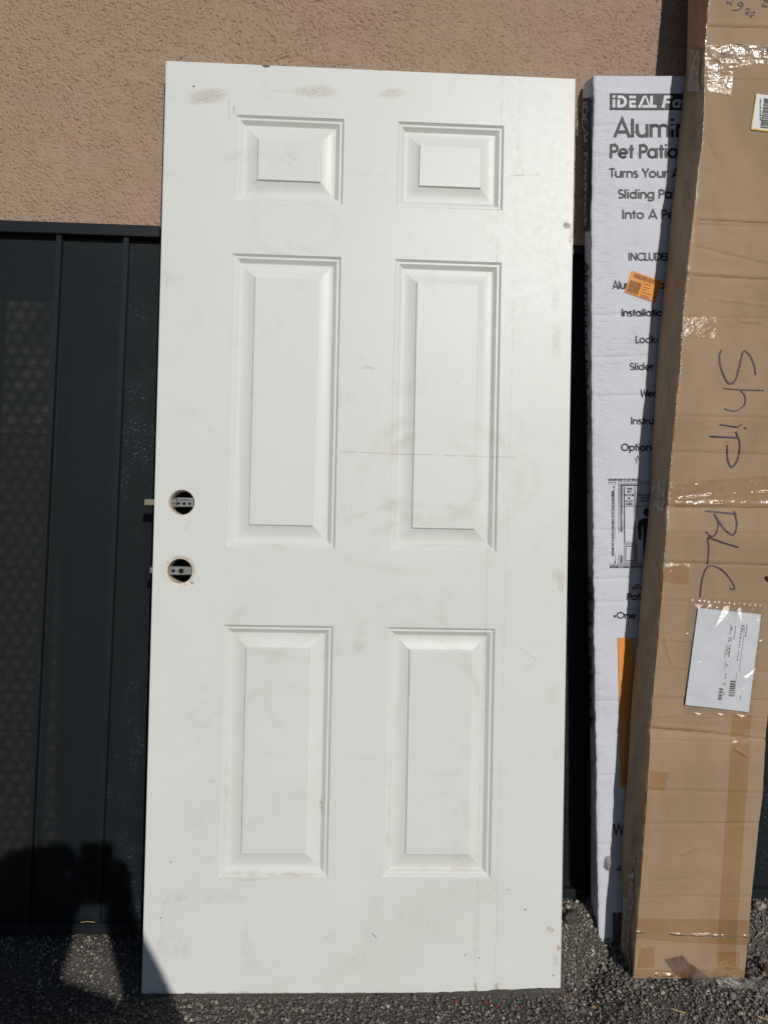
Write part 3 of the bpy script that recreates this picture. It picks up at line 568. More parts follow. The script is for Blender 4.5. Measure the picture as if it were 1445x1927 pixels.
m = Ink(); m.ribbon(arc(1197.5, 862, 3, 5, 190, -60, 10)+[(1196, 866), (1196.5, 873)], 1); m.lay('pen_squiggle', wsurf, .0007, INK, wb)
# the measuring diagram
m = Ink(); dx = lambda x: 1120+x/8.757; dy = lambda y: 880+y/8.757
def dl(*p, w=.7): m.ribbon([(dx(a), dy(b)) for a, b in p], w)
m.text('MEASURE FLUSH TO TOP TRACK', dx(210), dy(215), 3.9, .22, fit=(26, dx(695))); m.text('MEASURE TO INSIDE OF BOTTOM TRACK', dx(235), dy(1655), 3.9, .22, fit=(29, dx(800))); m.text('MEASURE TOP TO BOTTOM FOR HEIGHT OF PET PATIO DOOR NEEDED', dx(298), dy(1455), 3.6, .22, fit=(56, dx(298)+120.5), rot=-90)
dl((380, 1605), (380, 232), (960, 232)); dl((402, 1605), (402, 262), (960, 262)); dl((400, 1590), (960, 1590)); dl((380, 1607), (960, 1607)); dl((425, 1575), (425, 275), w=2); dl((425, 288), (690, 288), w=2.6); dl((445, 1570), (445, 300)); dl((470, 1250), (470, 310)); dl((480, 1225), (480, 310)); dl((635, 1225), (635, 310)); dl((655, 1560), (655, 300)); dl((690, 1560), (690, 280)); dl((480, 1225), (655, 1225)); dl((480, 1250), (655, 1250)); dl((470, 1270), (665, 1270), (665, 1555), (470, 1555), (470, 1270)); dl((498, 1295), (640, 1295), (640, 1530), (498, 1530), (498, 1295), w=1.2); dl((430, 640), (960, 630)); dl((445, 1575), (960, 1575))
dl((305, 300), (322, 1580)); m.poly([(dx(305), dy(278)), (dx(318), dy(330)), (dx(290), dy(330))]); m.poly([(dx(322), dy(1600)), (dx(336), dy(1545)), (dx(308), dy(1545))]); dl((215, 240), (340, 240)); dl((235, 1608), (360, 1608), w=1)
for x in (217, 268, 330): dl((x, 240), (x, 275))
for x in (240, 295, 355): dl((x, 1575), (x, 1608))
for i, (w_, y) in enumerate((('THIS', 365), ('PET', 417), ('DOOR', 470), ('IS:', 522), ('11-1/2"', 572), ('WIDE', 620))):
    wpx = sum(GL[c][0] for c in w_)*4.0; m.text(w_, dx(556)-wpx*.62, dy(y), 4.1, .22, fit=(len(w_), dx(556)+wpx*.62))
for w_, x, y in (('PATIO DOOR', 715, 465), ('PET DOOR', 745, 515), ('(current', 725, 560)):
    w_ = w_.replace('(', ''); m.text(w_, dx(x), dy(y), 3.6, .22)
m.poly([(dx(850)+7.6*math.cos(a), dy(735)+8*math.sin(a)) for a in np.arange(20)*PI/10])
m.poly([(dx(x), dy(y)) for x, y in ((700, 1160), (695, 930), (715, 870), (770, 838), (850, 832), (960, 832), (960, 1545), (790, 1545), (780, 1200), (775, 955), (765, 950), (755, 955), (755, 1170), (740, 1190), (715, 1188))])
m.lay('door_diagram', wsurf, .0007, INK, wb)
# labels stuck on it
def patch(name, quad, surf, off, mat, parent, n=10, wr=0.0, seed=90):
    q = np.array(quad, float); a = np.linspace(0, 1, n); U_, V_ = np.meshgrid(a, a, indexing='xy')
    P = (q[0]*(1-U_)[..., None]+q[1]*U_[..., None])*(1-V_)[..., None]+(q[3]*(1-U_)[..., None]+q[2]*U_[..., None])*V_[..., None]
    off = off+wr*(fbm(P[..., 0]/9, P[..., 1]/9, seed)-.35)
    return mesh(name, surf(P[..., 0], P[..., 1], off), gridF(n, n), mat, parent, parent_base(parent), True)
def bil(q, u, v):
    q = np.array(q, float); return (q[0]*(1-u)+q[1]*u)*(1-v)+(q[3]*(1-u)+q[2]*u)*v
Q = [(1188.5, 509.5), (1246, 530), (1231, 569.5), (1174, 549.5)]
pl = patch('price_label', Q, wsurf, .0016, ORANGE, wb); pl['label'] = 'orange barcode sticker set askew'
m = Ink(); r_ = np.random.default_rng(4)
def bar(q, u0, u1, v0, v1): m.poly([bil(q, u0, v1), bil(q, u1, v1), bil(q, u1, v0), bil(q, u0, v0)])
u = .12
while u < .75: w = r_.choice([.012, .02, .03]); bar(Q, u, u+w, .07, .26); u += w+r_.choice([.012, .02])
v = .42
while v < .93: w = r_.choice([.018, .03, .04]); bar(Q, .05, .42, v, v+w); v += w+.03
for v, u1 in ((.36, .7), (.5, .7), (.62, .6), (.74, .8), (.86, .75), (.93, .8)): bar(Q, .5, u1, v, v+.02)
m.lay('label_print', wsurf, .0021, flat('brown_label_print', (.16, .06, .02), .6), pl)
patch('orange_strip', [(1161.8, 1200), (1191, 1200), (1192, 1482), (1166.5, 1482)], wsurf, .0014, ORANGE, wb, 30)
m = Ink(); m.ribbon([(1190, 1202.5), (1300, 1204)], .9); m.ribbon([(1191, 1210), (1300, 1211)], .9); m.lay('ruled_lines', wsurf, .0007, INK, wb)
patch('dark_print_block', [(1152, 1717), (1200, 1717), (1200, 1774), (1152, 1774)], wsurf, .0009, flat('dark_grey_print', (.10, .095, .10), .6), wb)
V = [wsurf(np.array(x), np.array(y), o_) for x, y, o_ in ((1138, 1612, .001), (1147, 1609, .004), (1146, 1622, .012), (1143, 1637, .006), (1135, 1631, .001), (1140, 1628, .009))]
mesh('torn_scrap', V, [(0, 1, 2, 5), (0, 5, 4), (5, 2, 3), (5, 3, 4)], flat('grey_paper_scrap', (.34, .33, .34), .7), wb, wb.location)
# lettering on the narrow side face
def ssurf(u, py_, off=0.0):                    # u 0..1 from front fold to back edge
    a = np.stack([np.interp(py_, py, A[:, 0, i]) for i in range(3)], -1); b = np.stack([np.interp(py_, py, B[:, i]) for i in range(3)], -1)
    p = a+(b-a)*np.asarray(u, float)[..., None]; p[..., 0] -= off+.004; p[..., 1] -= .003*0; return p
m = Ink()
for c in range(30):
    y0 = 183+c*8.4; m.poly([(.16, y0), (.86, y0), (.86, y0+8.4), (.16, y0+8.4)]); m.k = 0
sp = m.lay('side_logo_plate', ssurf, .0012, INK, wb)
class SideInk(Ink):
    def stext(s, st_, y0, y1, u0, u1, wt):
        adv = sum(GL[c][0] for c in st_); k = (y1-y0)/adv; cx = 0
        for ch in st_:
            for q in GL[ch][1]:
                P = [(gy_, (cx+gx_)) for gx_, gy_ in q]; n0 = len(s.V); s.ribbon(P, wt)
                for i in range(n0, len(s.V)): vv = s.V[i]; s.V[i] = (u1-(u1-u0)*vv[0], y0+k*vv[1], vv[2])
            cx += GL[ch][0]
m = SideInk(); m.stext('iDEAL Fastrack', 190, 428, .28, .74, .2); m.lay('side_logo_lettering', ssurf, .0018, flat('grey_board_print', (.30, .30, .33), .6), sp)
m = SideInk(); m.stext('Aluminum Pet Patio Door', 490, 935, .25, .78, .15); m.lay('side_text', ssurf, .0012, INK, wb); m = SideInk(); m.stext('iDEAL Fastrack', 1085, 1370, .2, .8, .2); m.lay('side_text', ssurf, .0012, INK, wb)
# ---------------------------------------------------------------- tall brown carton
CR = [(47, .004, .04), (153, .002, .0), (414, .004, .055), (423, .002, .03), (519, .0045, .055), (596, .001, .02), (783, .002, .03), (851, .002, .03), (955, .005, .01), (1003, .0015, .01), (1060, .0035, .03), (1131, .0015, .02), (1210, .0012, .01), (1262, .0012, .02), (1315, .002, .02), (1352, .001, 0), (1378, .0055, .09), (1394, .002, .03), (1488, .002, .03), (1551, .002, -.01), (1690, .001, .0)]
rf = np.random.default_rng(12); KN = sorted([c[0] for c in CR]+[-200, 1850]); KV = rf.uniform(-.0038, .0038, len(KN))
def cbulge(px, py):
    px = np.asarray(px, float); r = np.interp(py-.03*(px-1300), KN, KV)+(fbm(px/110, py/150, 81)-.5)*.006+(fbm(px/22, py/30, 85, 3)-.5)*.0012
    for c, d, sl_ in CR: r = r+d*.55*np.exp(-(np.abs(py-c-sl_*(px-1290))/2.4)**1.3)-d*.25*np.exp(-((py-c-sl_*(px-1290)+7)/5)**2)
    for x0, y0, x1, y1, d in ((1284, 1608, 1312, 1594, -.0022), (1384, 1410, 1402, 1421, -.0025), (1335, 560, 1440, 574, -.001), (1312, 466, 1440, 498, .0013), (1395, 604, 1430, 606, -.0018), (1238, 1660, 1300, 1655, .0008), (1250, 1200, 1262, 1245, -.0015), (1300, 210, 1345, 300, .001)):
        L2 = (x1-x0)**2+(y1-y0)**2; q = np.clip(((px-x0)*(x1-x0)+(py-y0)*(y1-y0))/L2, 0, 1); r = r+d*np.exp(-((px-x0-q*(x1-x0))**2+(py-y0-q*(y1-y0))**2)/9.0)
    return r
def csurf(px, py, off=0.0):
    px = np.asarray(px, float); py = np.asarray(py, float); p = at(px, py, -.050, .016); p[..., 1] += cbulge(px, py)-off; return p
CFL = np.array([(-160, 1346), (0, 1333), (80, 1326), (133, 1323), (213, 1321), (266, 1319), (320, 1311), (373, 1306), (412, 1301), (460, 1296), (513, 1290), (593, 1283), (646, 1280), (700, 1276), (753, 1269), (798, 1266), (833, 1264), (887, 1259.5), (934, 1256.5), (993, 1250.5), (1046, 1246.5), (1100, 1244), (1153, 1239.5), (1198, 1236.5), (1260, 1230.5), (1313, 1226), (1366, 1222.5), (1420, 1219.5), (1473, 1216), (1518, 1214.5), (1556, 1212), (1612, 1208), (1668, 1204), (1724, 1199.5), (1780, 1195.5), (1843, 1191.3)])
CBL = np.array([(-160, 1303), (0, 1294), (53, 1293), (133, 1291), (187, 1284), (266, 1276), (320, 1272), (386, 1264), (433, 1260), (487, 1256), (540, 1249), (593, 1244), (646, 1238.5), (700, 1235), (753, 1232), (798, 1229), (833, 1226), (913, 1224.7), (966, 1220), (1020, 1214.5), (1073, 1209), (1126, 1205), (1198, 1200), (1286, 1190.6), (1366, 1185), (1420, 1182.6), (1500, 1177), (1528, 1174.5), (1584, 1170), (1640, 1169), (1696, 1171.7), (1738, 1169), (1780, 1167), (1808, 1173), (1843, 1188)])
CFR = np.array([(-160, 1556), (0, 1546), (1340, 1443.7), (1420, 1437), (1500, 1433), (1584, 1425), (1668, 1417), (1752, 1410), (1843, 1401.5)])
py2 = np.linspace(-160, 1843, 760); nr = len(py2); ns = 60
fl = np.interp(py2, CFL[:, 0], CFL[:, 1])+(vn(py2/13, py2*0, 87)-.5)*1.8; fr = np.interp(py2, CFR[:, 0], CFR[:, 1]); bl = np.interp(py2, CBL[:, 0], CBL[:, 1])
s_ = np.linspace(0, 1, ns); s_[1:3] = (.006, .016)
PX = fl[:, None]+(fr-fl)[:, None]*s_[None]; PY = np.repeat(py2[:, None], ns, 1); A2 = csurf(PX, PY); A2[:, 0, 1] += .0035; A2[:, 1, 1] += .0008
B2 = at(bl, py2, .045, .016); nb = 12; w_ = np.linspace(0, 1, nb)
SL = A2[:, 0][:, None]+(B2-A2[:, 0])[:, None]*w_[None, :, None]
SL[:, :, 0] += np.sin(w_*PI)[None]*((fbm(py2[:, None]/60, w_[None]*2, 89)-.5)*.016)
V = np.concatenate([A2.reshape(-1, 3), SL.reshape(-1, 3)]); F = gridF(nr, ns).tolist()+[[a+nr*ns for a in f] for f in gridF(nr, nb).tolist()]
k = len(V); BR = A2[:, -1].copy(); BR[:, 1] += .094; V = np.concatenate([V, BR])
F += [[i*ns+ns-1, k+i, k+i+1, i*ns+2*ns-1] for i in range(nr-1)]+[[k+i, nr*ns+i*nb+nb-1, nr*ns+(i+1)*nb+nb-1, k+i+1] for i in range(nr-1)]
F += [list(range(0, ns))+[k]+[nr*ns+j for j in range(nb-1, 0, -1)], list(range((nr-1)*ns, nr*ns))+[k+nr-1]+[nr*ns+(nr-1)*nb+j for j in range(nb-1, 0, -1)]]
cb = empty('shipping_carton', tuple(A2[-1, 0]), 'tall brown taped shipping carton with marker writing, at the right edge', 'carton')
mesh('carton_body', V, F, KRAFT, cb, cb.location)
def side2(u, py_, off=0.0):
    a = np.stack([np.interp(py_, py2, A2[:, 0, i]) for i in range(3)], -1); b = np.stack([np.interp(py_, py2, B2[:, i]) for i in range(3)], -1)
    p = a+(b-a)*np.asarray(u, float)[..., None]; p[..., 0] -= off; return p
# marker writing
m = Ink()
def spl(pts, n=7):
    p = np.array(pts, float); q = np.concatenate([[2*p[0]-p[1]], p, [2*p[-1]-p[-2]]]); out = []
    for i in range(1, len(q)-2):
        for t in np.linspace(0, 1, n, endpoint=False):
            a, b, c, d = q[i-1], q[i], q[i+1], q[i+2]; out.append(.5*((2*b)+(c-a)*t+(2*a-5*b+4*c-d)*t*t+(3*b-a-3*c+d)*t**3))
    return out+[p[-1]]
def mk(off, sc, pts, w=3.1, straight=False):
    p = [(off[0]+x/sc, off[1]+y/sc) for x, y in pts]; p = p if straight or len(p) < 3 else spl(p)
    n = len(p); ww = w*(1+.22*np.sin(np.arange(n)*2.7+x_seed(pts))); m.ribbon(p, ww, False)
def x_seed(pts): return pts[0][0] % 7
o3, o4, o2 = (1060, 380), (1060, 780), (1060, 0); sc = 3.753
for strokes in (
  [(o3, [(1113, 1045), (1098, 1100), (1115, 1195), (1160, 1280), (1208, 1262), (1238, 1165), (1268, 1057), (1310, 1082), (1340, 1150), (1350, 1222)], 3.1, False)],
  [(o3, [(1128, 1318), (1250, 1328), (1410, 1332)], 2.5, False), (o3, [(1240, 1325), (1275, 1375), (1268, 1435), (1205, 1478), (1128, 1463)], 2.7, False)],
  [(o4, [(1098, 72), (1220, 90), (1255, 70)], 2.5, True), (o4, [(1270, 95), (1288, 98)], 3.6, True)],
  [(o4, [(1030, 155), (1235, 165)], 3.1, True), (o4, [(1212, 120), (1242, 200), (1235, 305), (1190, 372), (1162, 320), (1155, 215)], 3.1, False)],
  [(o4, [(1000, 682), (1222, 703)], 3.1, True), (o4, [(1205, 680), (1218, 770), (1190, 848), (1125, 805), (1060, 700)], 3.1, False), (o4, [(1060, 700), (1086, 770), (1065, 842), (1030, 858), (993, 824)], 2.6, False)],
  [(o4, [(1230, 938), (1120, 905), (1008, 865)], 3.1, False), (o4, [(1008, 865), (1017, 960), (1010, 1060)], 2.2, False)],
  [(o4, [(957, 1290), (970, 1180), (1000, 1090), (1050, 1068), (1130, 1110), (1190, 1190), (1200, 1232), (1168, 1228)], 2.7, False)]):
    m = Ink()
    for of_, pts_, w_, st_ in strokes: mk(of_, sc, pts_, w_, st_)
    m.lay('marker_letter', csurf, .0012, MARK, cb)
m = Ink()
mk(o2, sc, [(1150, 25), (1185, 12), (1222, -25)], 1.9); mk(o2, sc, [(1150, 5), (1190, 35)], 1.7); mk(o2, sc, [(1262, 48), (1232, 30), (1250, 15), (1268, 38), (1240, 66), (1188, 70)], 1.9)
mk(o2, sc, [(1288, 62), (1308, 58), (1305, 80), (1286, 84), (1300, 100), (1320, 84)], 1.7); mk(o2, sc, [(1325, 88), (1348, 84), (1342, 104), (1318, 108), (1330, 124)], 1.7); mk(o2, sc, [(1392, -8), (1425, 5), (1405, 40), (1440, 45)], 2); mk(o2, sc, [(1425, -5), (1450, 20)], 1.8)
m.lay('marker_numbers', csurf, .0012, MARK, cb)
# tapes
def band(name, top, bot, n, mat, off=.0012, wr=.0022, nv=34, ridges=()):
    t_ = np.array(top, float); b_ = np.array(bot, float); x = np.linspace(t_[0, 0], t_[-1, 0], n); yt = np.interp(x, t_[:, 0], t_[:, 1]); xb = np.linspace(b_[0, 0], b_[-1, 0], n); yb = np.interp(xb, b_[:, 0], b_[:, 1]); v = np.linspace(0, 1, nv)[:, None]
    Xp = x[None]*(1-v)+xb[None]*v; Yp = yt[None]*(1-v)+yb[None]*v
    o_ = off+wr*fbm(Xp/16, Yp/11, 91)*(.3+.7*fbm(Xp/6, Yp/20, 95))
    for v0, wd, sl_ in ridges:
        q = (v-v0-.05*(fbm(Xp/40, Xp*0, 93)-.5)*2)*np.abs(Yp[-1]-Yp[0])[None]*.00119; k_ = sl_*(.35+1.1*vn(Xp/9, Yp*0+v0*40, 94))*sstep(.35, .6, vn(Xp/26, Yp*0+v0*90, 96))
        o_ = o_+np.where((q > 0) & (q < wd), q*k_, np.where(q >= wd, np.maximum(0, wd*k_-(q-wd)*1.6*k_), 0))
    return mesh(name, csurf(Xp, Yp, o_), gridF(nv, n), mat, cb, cb.location, True)
band('packing_tape', [(1326, 86), (1380, 84), (1560, 90)], [(1323, 127), (1345, 134), (1420, 122), (1560, 124)], 120, TAPE, wr=.004); band('packing_tape', [(1257, 913), (1330, 903), (1400, 898), (1480, 893)], [(1255, 939), (1276, 956), (1380, 950), (1480, 948)], 160, TAPE, wr=.003, ridges=((.5, .006, .30), (.82, .005, .3))); band('packing_tape', [(1200, 1729), (1330, 1731), (1411, 1733)], [(1196, 1768), (1300, 1776), (1408, 1780)], 160, TAPE, ridges=((.55, .0045, .58),)); band('packing_tape', [(1195, 1826), (1280, 1828), (1403, 1822)], [(1192, 1842), (1280, 1843), (1401, 1842)], 140, TAPE, ridges=((.25, .005, .6),))
for i, q in enumerate(([(1329, 132), (1377, 136), (1373, 181), (1327, 172)], [(1286, 591), (1348, 597), (1344, 637), (1280, 633)], [(1250, 1058), (1296, 1061), (1294, 1100), (1245, 1096)], [(1222, 1449), (1258, 1453), (1249, 1488), (1217, 1484)], [(1207, 1785), (1232, 1784), (1232, 1822), (1198, 1824)], [(1352, 1793), (1393, 1792), (1393, 1826), (1352, 1827)])): patch('tape_patch', q, csurf, .0014, TAPE2, cb, 14, .0015, 97+i)
nt = 60; v = np.linspace(0, 1, nt); pyv = 1345+v*480; patch_x0 = 1377-.061*(pyv-1345); PXv = patch_x0[:, None]+np.array([0, 12, 24, 36])[None]; mesh('packing_tape', csurf(PXv, np.repeat(pyv[:, None], 4, 1), .0007), gridF(nt, 4), TAPE2, cb, cb.location, True)
# brown tape strip along the fold, and its glossy torn edge
pv = np.linspace(-100, 1838, 420); f0 = np.interp(pv, CFL[:, 0], CFL[:, 1])+1.2; wdt = np.interp(pv, [0, 180, 330, 420, 640, 1000, 1400, 1843], [4, 4, 6, 12, 13, 11, 7, 10])+1.2*(vn(pv/25, pv*0, 99)-.5)
PXv = f0[:, None]+wdt[:, None]*np.linspace(0, 1, 5)[None]; mesh('edge_strip', csurf(PXv, np.repeat(pv[:, None], 5, 1), .0008), gridF(420, 5), KRAFT_IN, cb, cb.location, True)
PXv = f0[:, None]-1.5+(wdt*.45)[:, None]*np.linspace(0, 1, 8)[None]; PYv = np.repeat(pv[:, None], 8, 1); sel = slice(0, 260); mesh('edge_tape', csurf(PXv, PYv, .0016+.003*fbm(PXv/5, PYv/7, 101))[sel], gridF(260, 8), EDGE, cb, cb.location, True)
def side_patch(name, u0, u1, y0, y1, mat, wob=.2, n=16, off=.0012, wr=.004, seed=111):
    a = np.linspace(0, 1, n); U_, V_ = np.meshgrid(a, a, indexing='xy'); yy = y0+(y1-y0)*V_; uu = u0+(u1-u0)*(U_*(1-wob)+wob*.5+wob*(fbm(V_*3, V_*0+seed, seed)-.5)*np.where(U_ > .5, 1, -1)+wob*.5*(2*U_-1)*0)
    return mesh(name, side2(uu, yy, off+wr*fbm(uu*6, yy/9, seed)), gridF(n, n), mat, cb, cb.location, True)
side_patch('crumpled_tape', -.02, .9, 92, 172, SMEAR, .3, seed=112); side_patch('crumpled_tape', 0, .95, 903, 962, SMEAR, .1, seed=113); side_patch('crumpled_tape', .05, .7, 1612, 1700, SMEAR, .6, seed=114); side_patch('crumpled_tape', .1, .98, 1690, 1832, SMEAR, .35, 20, seed=115)
# loose strip of tape hanging from the bottom edge
lp = np.array([(1268, 1803), (1283, 1822), (1312, 1838), (1342, 1858), (1352, 1868)]); P = []
for i, (x, y) in enumerate(lp):
    for s2 in (-1, 1):
        nx, ny = (17, -4) if i == 0 else (9+2*(i == 1), -12)
        P.append(csurf(np.array(x+s2*nx), np.array(y+s2*ny), .003+.010*(i/4)))
mesh('loose_tape', P, [(2*i, 2*i+1, 2*i+3, 2*i+2) for i in range(4)], m_tape('grey_loose_tape', (.62, .56, .52), .02, 30, .4, .2, haze=.2), cb, cb.location, True)
# barcode sticker top right
Q = [(1419, 178.5), (1480, 186), (1472, 254), (1409.6, 245.5)]
sh = patch('shipping_label', Q, csurf, .0016, LABELW, cb, 12); sh['label'] = 'white barcode sticker with yellow border'
m = Ink(); bar(Q, 0, .035, 0, 1); bar(Q, .035, 1, .955, 1); m.lay('label_border', csurf, .0022, YELLOW, sh)
m = Ink(); v = .10
while v < .9: w = r_.choice([.012, .02, .035]); bar(Q, .27, .62, v, v+w); v += w+r_.choice([.012, .022])
p0 = bil(Q, .14, .14); m.text('WH8 2 2H1 317 807 792', p0[0], p0[1], 2.6, .22, fit=(21, p0[0]+40), rot=90); m.lay('barcode', csurf, .0022, INK, sh)
# document pouch
PQ = [(1310.4, 1143.2), (1428.4, 1155.3), (1405.5, 1338.8), (1286.7, 1325.3)]; KQ = [(1293.5, 1124.3), (1435, 1135.8), (1416, 1346), (1286.5, 1341)]
csm = lambda px, py, off=0.0: (lambda p: np.concatenate([p[..., :1], (p[..., 1]+.55*cbulge(px, py)*0-off)[..., None], p[..., 2:]], -1))(at(np.asarray(px, float), np.asarray(py, float), -.050, .016)+np.stack([0*np.asarray(px, float), .35*cbulge(px, py)-.0028, 0*np.asarray(px, float)], -1))
pouch = patch('document_pouch', KQ, csm, .0042, FILM, cb, 60, .0030, 121)
V = []; F = []
for tri in ([(1334, 1178), (1356, 1140), (1361, 1152)], [(1356, 1140), (1368, 1138), (1361, 1152)], [(1300, 1136), (1318, 1136), (1309, 1143)], [(1318, 1146), (1330, 1137), (1334, 1138)], [(1380, 1146), (1388, 1140), (1385, 1167)], [(1391, 1271), (1416, 1254), (1410, 1263)], [(1391, 1271), (1410, 1263), (1398, 1273)], [(1417, 1166), (1422, 1160), (1420, 1165)], [(1339, 1144), (1344, 1138), (1346, 1141)], [(1420, 1203), (1429, 1201), (1424, 1206)], [(1301, 1337), (1316, 1340), (1308, 1342)], [(1344, 1339), (1356, 1341), (1350, 1343)], [(1380, 1341), (1398, 1344), (1388, 1346)], [(1286, 1190), (1290, 1188), (1289, 1193)]):
    y0 = min(q[1] for q in tri); x0 = np.mean([q[0] for q in tri]); F.append([len(V), len(V)+1, len(V)+2])
    for q in tri: V.append(csm(np.array(q[0]), np.array(q[1]), .0078+(.34*(q[1]-y0)+.08*(q[0]-x0))*.00122))
for i in range(14):
    x0 = 1297+i*9.6+r_.uniform(-2, 2); y0 = 1126.5+(x0-1293)*.081; F.append([len(V), len(V)+1, len(V)+2])
    for q in ((x0, y0), (x0+r_.uniform(2, 6), y0-r_.uniform(0, 2)), (x0+r_.uniform(1, 4), y0+r_.uniform(3, 5.5))): V.append(csm(np.array(q[0]), np.array(q[1]), .0078+(.34*(q[1]-y0)+.08*(q[0]-x0))*.00122))
GLINT_FOLD = m_tape('glossy_glint_fold', (.96, .96, .96), .035, 60, .3, .30)  # added loose film facets, shaped like the glints and tilted to mirror the sun
for f in F: mesh('glint_fold', [V[i] for i in f], [(0, 1, 2)], GLINT_FOLD, pouch, parent_base(pouch))
paper = patch('packing_slip', PQ, csm, .0022, PAPER, pouch, 14, .001, 125)
m = Ink()
def rl(u0, u1, v, w=.012):                     # a line of print reading down the sheet
    m.ribbon([tuple(bil(PQ, u0, v_)) for v_ in (v, u1)], w*118)
def pr(u, v0, v1, w=1.4):
    r2 = np.random.default_rng(int(u*1000)); v = v0
    while v < v1:
        L = r2.uniform(.012, .035); m.ribbon([tuple(bil(PQ, u, v)), tuple(bil(PQ, u, min(v1, v+L)))], w*r2.uniform(.6, 1.05)); v += L+.008
pr(.80, .11, .25, 1.1); pr(.745, .125, .20, 1.4); pr(.72, .125, .36, 1.4); pr(.72, .385, .50, 1.1); pr(.625, .14, .29, 1.0); pr(.575, .15, .19, 1.8); pr(.55, .13, .24, .9); pr(.575, .26, .30, 1.8); pr(.545, .26, .32, .9); pr(.575, .345, .47, 1.9); pr(.545, .35, .45, .9); pr(.52, .34, .48, .9); pr(.57, .535, .57, 1.7); pr(.54, .51, .60, .9); pr(.57, .63, .69, 1.6); pr(.575, .725, .76, 1.4); pr(.55, .735, .75, 1.2); pr(.58, .82, .86, 1.2); pr(.84, .84, .89, .9); m.ribbon([tuple(bil(PQ, .77, .13)), tuple(bil(PQ, .77, .60))], .45); m.ribbon([tuple(bil(PQ, .74, .62)), tuple(bil(PQ, .74, .86))], .4)
def codes(u0, u1, v0, v1):
    v = v0
    while v < v1:
        w = r_.choice([.006, .01, .016]); m.poly([bil(PQ, u0, v+w), bil(PQ, u1, v+w), bil(PQ, u1, v), bil(PQ, u0, v)]); v += w+r_.choice([.006, .010])
codes(.655, .735, .70, .85); codes(.50, .555, .79, .90)
m.lay('slip_print', csm, .0033, flat('grey_print', (.10, .10, .11), .6), paper)
# small tear with dark inner on the right side of the front
m = Ink(); m.poly([(1436, 1088), (1440, 1083), (1444, 1086), (1451, 1084), (1452, 1094), (1445, 1096), (1440, 1093)]); m.lay('torn_spot', csurf, .001, flat('dark_maroon_tear', (.03, .012, .012), .8), cb)
# ---------------------------------------------------------------- small things on the ground
def lump(name, c, r, mat, label, cat, seed, group=None, sub=2, flatk=(1, 1, .7), rough=.3):
    import bmesh
    bm = bmesh.new(); bmesh.ops.create_icosphere(bm, subdivisions=sub, radius=1); r2 = np.random.default_rng(seed); ph = r2.uniform(0, 9, 3)
    V = np.array([v.co[:] for v in bm.verts]); F = [[v.index for v in f.verts] for f in bm.faces]; bm.free()
    k = 1+rough*(np.sin(V @ np.array([3.1, 1.7, 2.3])+ph[0])*.5+np.sin(V @ np.array([-2.2, 4.1, 1.9])+ph[1])*.4+r2.uniform(-.3, .3, len(V)))
    o = mesh(name, V*k[:, None]*np.array(flatk)*r, F, mat); o.location = c; tag(o, label, cat, group); return o
def gpt(px_, py_, up=.0):                      # where a photo position meets the ground
    d = ray(np.array(float(px_)), np.array(float(py_))); t = 1.45
    for _ in range(60):
        p = CP+d*t; dz = p[2]-float(zg(p[0], p[1])); t += dz/(-d[2])*.5 if abs(d[2]) > .01 else 0
    p = CP+d*t; return (p[0], p[1], float(zg(p[0], p[1]))+up)
ROCK = flat('grey_rock', (.075, .066, .057), .85, var=.5, scale=160); PEB = flat('pale_pebble', (.42, .37, .30), .7, var=.2, scale=150); RED = flat('red_flake', (.30, .02, .024), .45, var=.3, scale=300); WOOD = flat('reddish_wood', (.12, .06, .04), .8, var=.35, scale=90); STRAW = flat('dry_straw', (.50, .38, .16), .7)
lump('rock', gpt(1072, 1732, .006), .017, ROCK, 'dark fist-like rock beside the door edge near the wall', 'rock', 1, flatk=(.9, .8, 1))
lump('pebble', gpt(1067, 1711, .006), .007, PEB, 'pale pebble resting above the dark rock by the door edge', 'pebble', 2)
lump('pebble', gpt(1246, 1871, .004), .0055, PEB, 'whitish pebble just below the front edge of the brown carton', 'pebble', 3)
lump('pebble', gpt(1393, 1909, .003), .0045, PEB, 'small pale pebble at the lower right of the gravel', 'pebble', 4)
lump('pebble', gpt(1116, 1897, .003), .005, flat('tan_pebble', (.34, .22, .10), .7), 'tan pebble in the gravel right of the door foot', 'pebble', 5, flatk=(1.2, .9, .6))
lump('pebble', gpt(1428, 1713, .01), .013, flat('beige_stone', (.34, .29, .23), .8, var=.4, scale=120), 'beige stone under the gate rail at the far right', 'pebble', 6)
for i, (x, y, r2_, lb) in enumerate(((914, 1890, .0075, 'largest red flake on the gravel under the door'), (935, 1897, .005, 'red flake just right of the largest one'), (858, 1886, .005, 'red flake on the gravel, leftmost of them'), (981, 1898, .005, 'red flake on the gravel below the right of the door'), (1071, 1871, .0045, 'red flake beside the lower right door corner'))):
    lump('red_flake', gpt(x, y, .003), r2_*.78, RED, lb, 'flake', 20+i, 'red flakes on the gravel', 1, (1, .8, .45), .4)
lump('wood_chunk', gpt(1440, 1830, .008), .016, WOOD, 'reddish brown wood chunk at the right edge beside the brown carton', 'wood chunk', 31, flatk=(.45, .5, 1.15))
def twig(pts, r_, mat, label, name='twig', lift=.005):
    m = MB(); P = [np.array(gpt(x, y, lift)) for x, y in pts]
    for a, b in zip(P[:-1], P[1:]): m.tube(a, b, r_, 6)
    o = m.out(name, mat, base=P[0]); o.location = P[0]; tag(o, label, name); return o
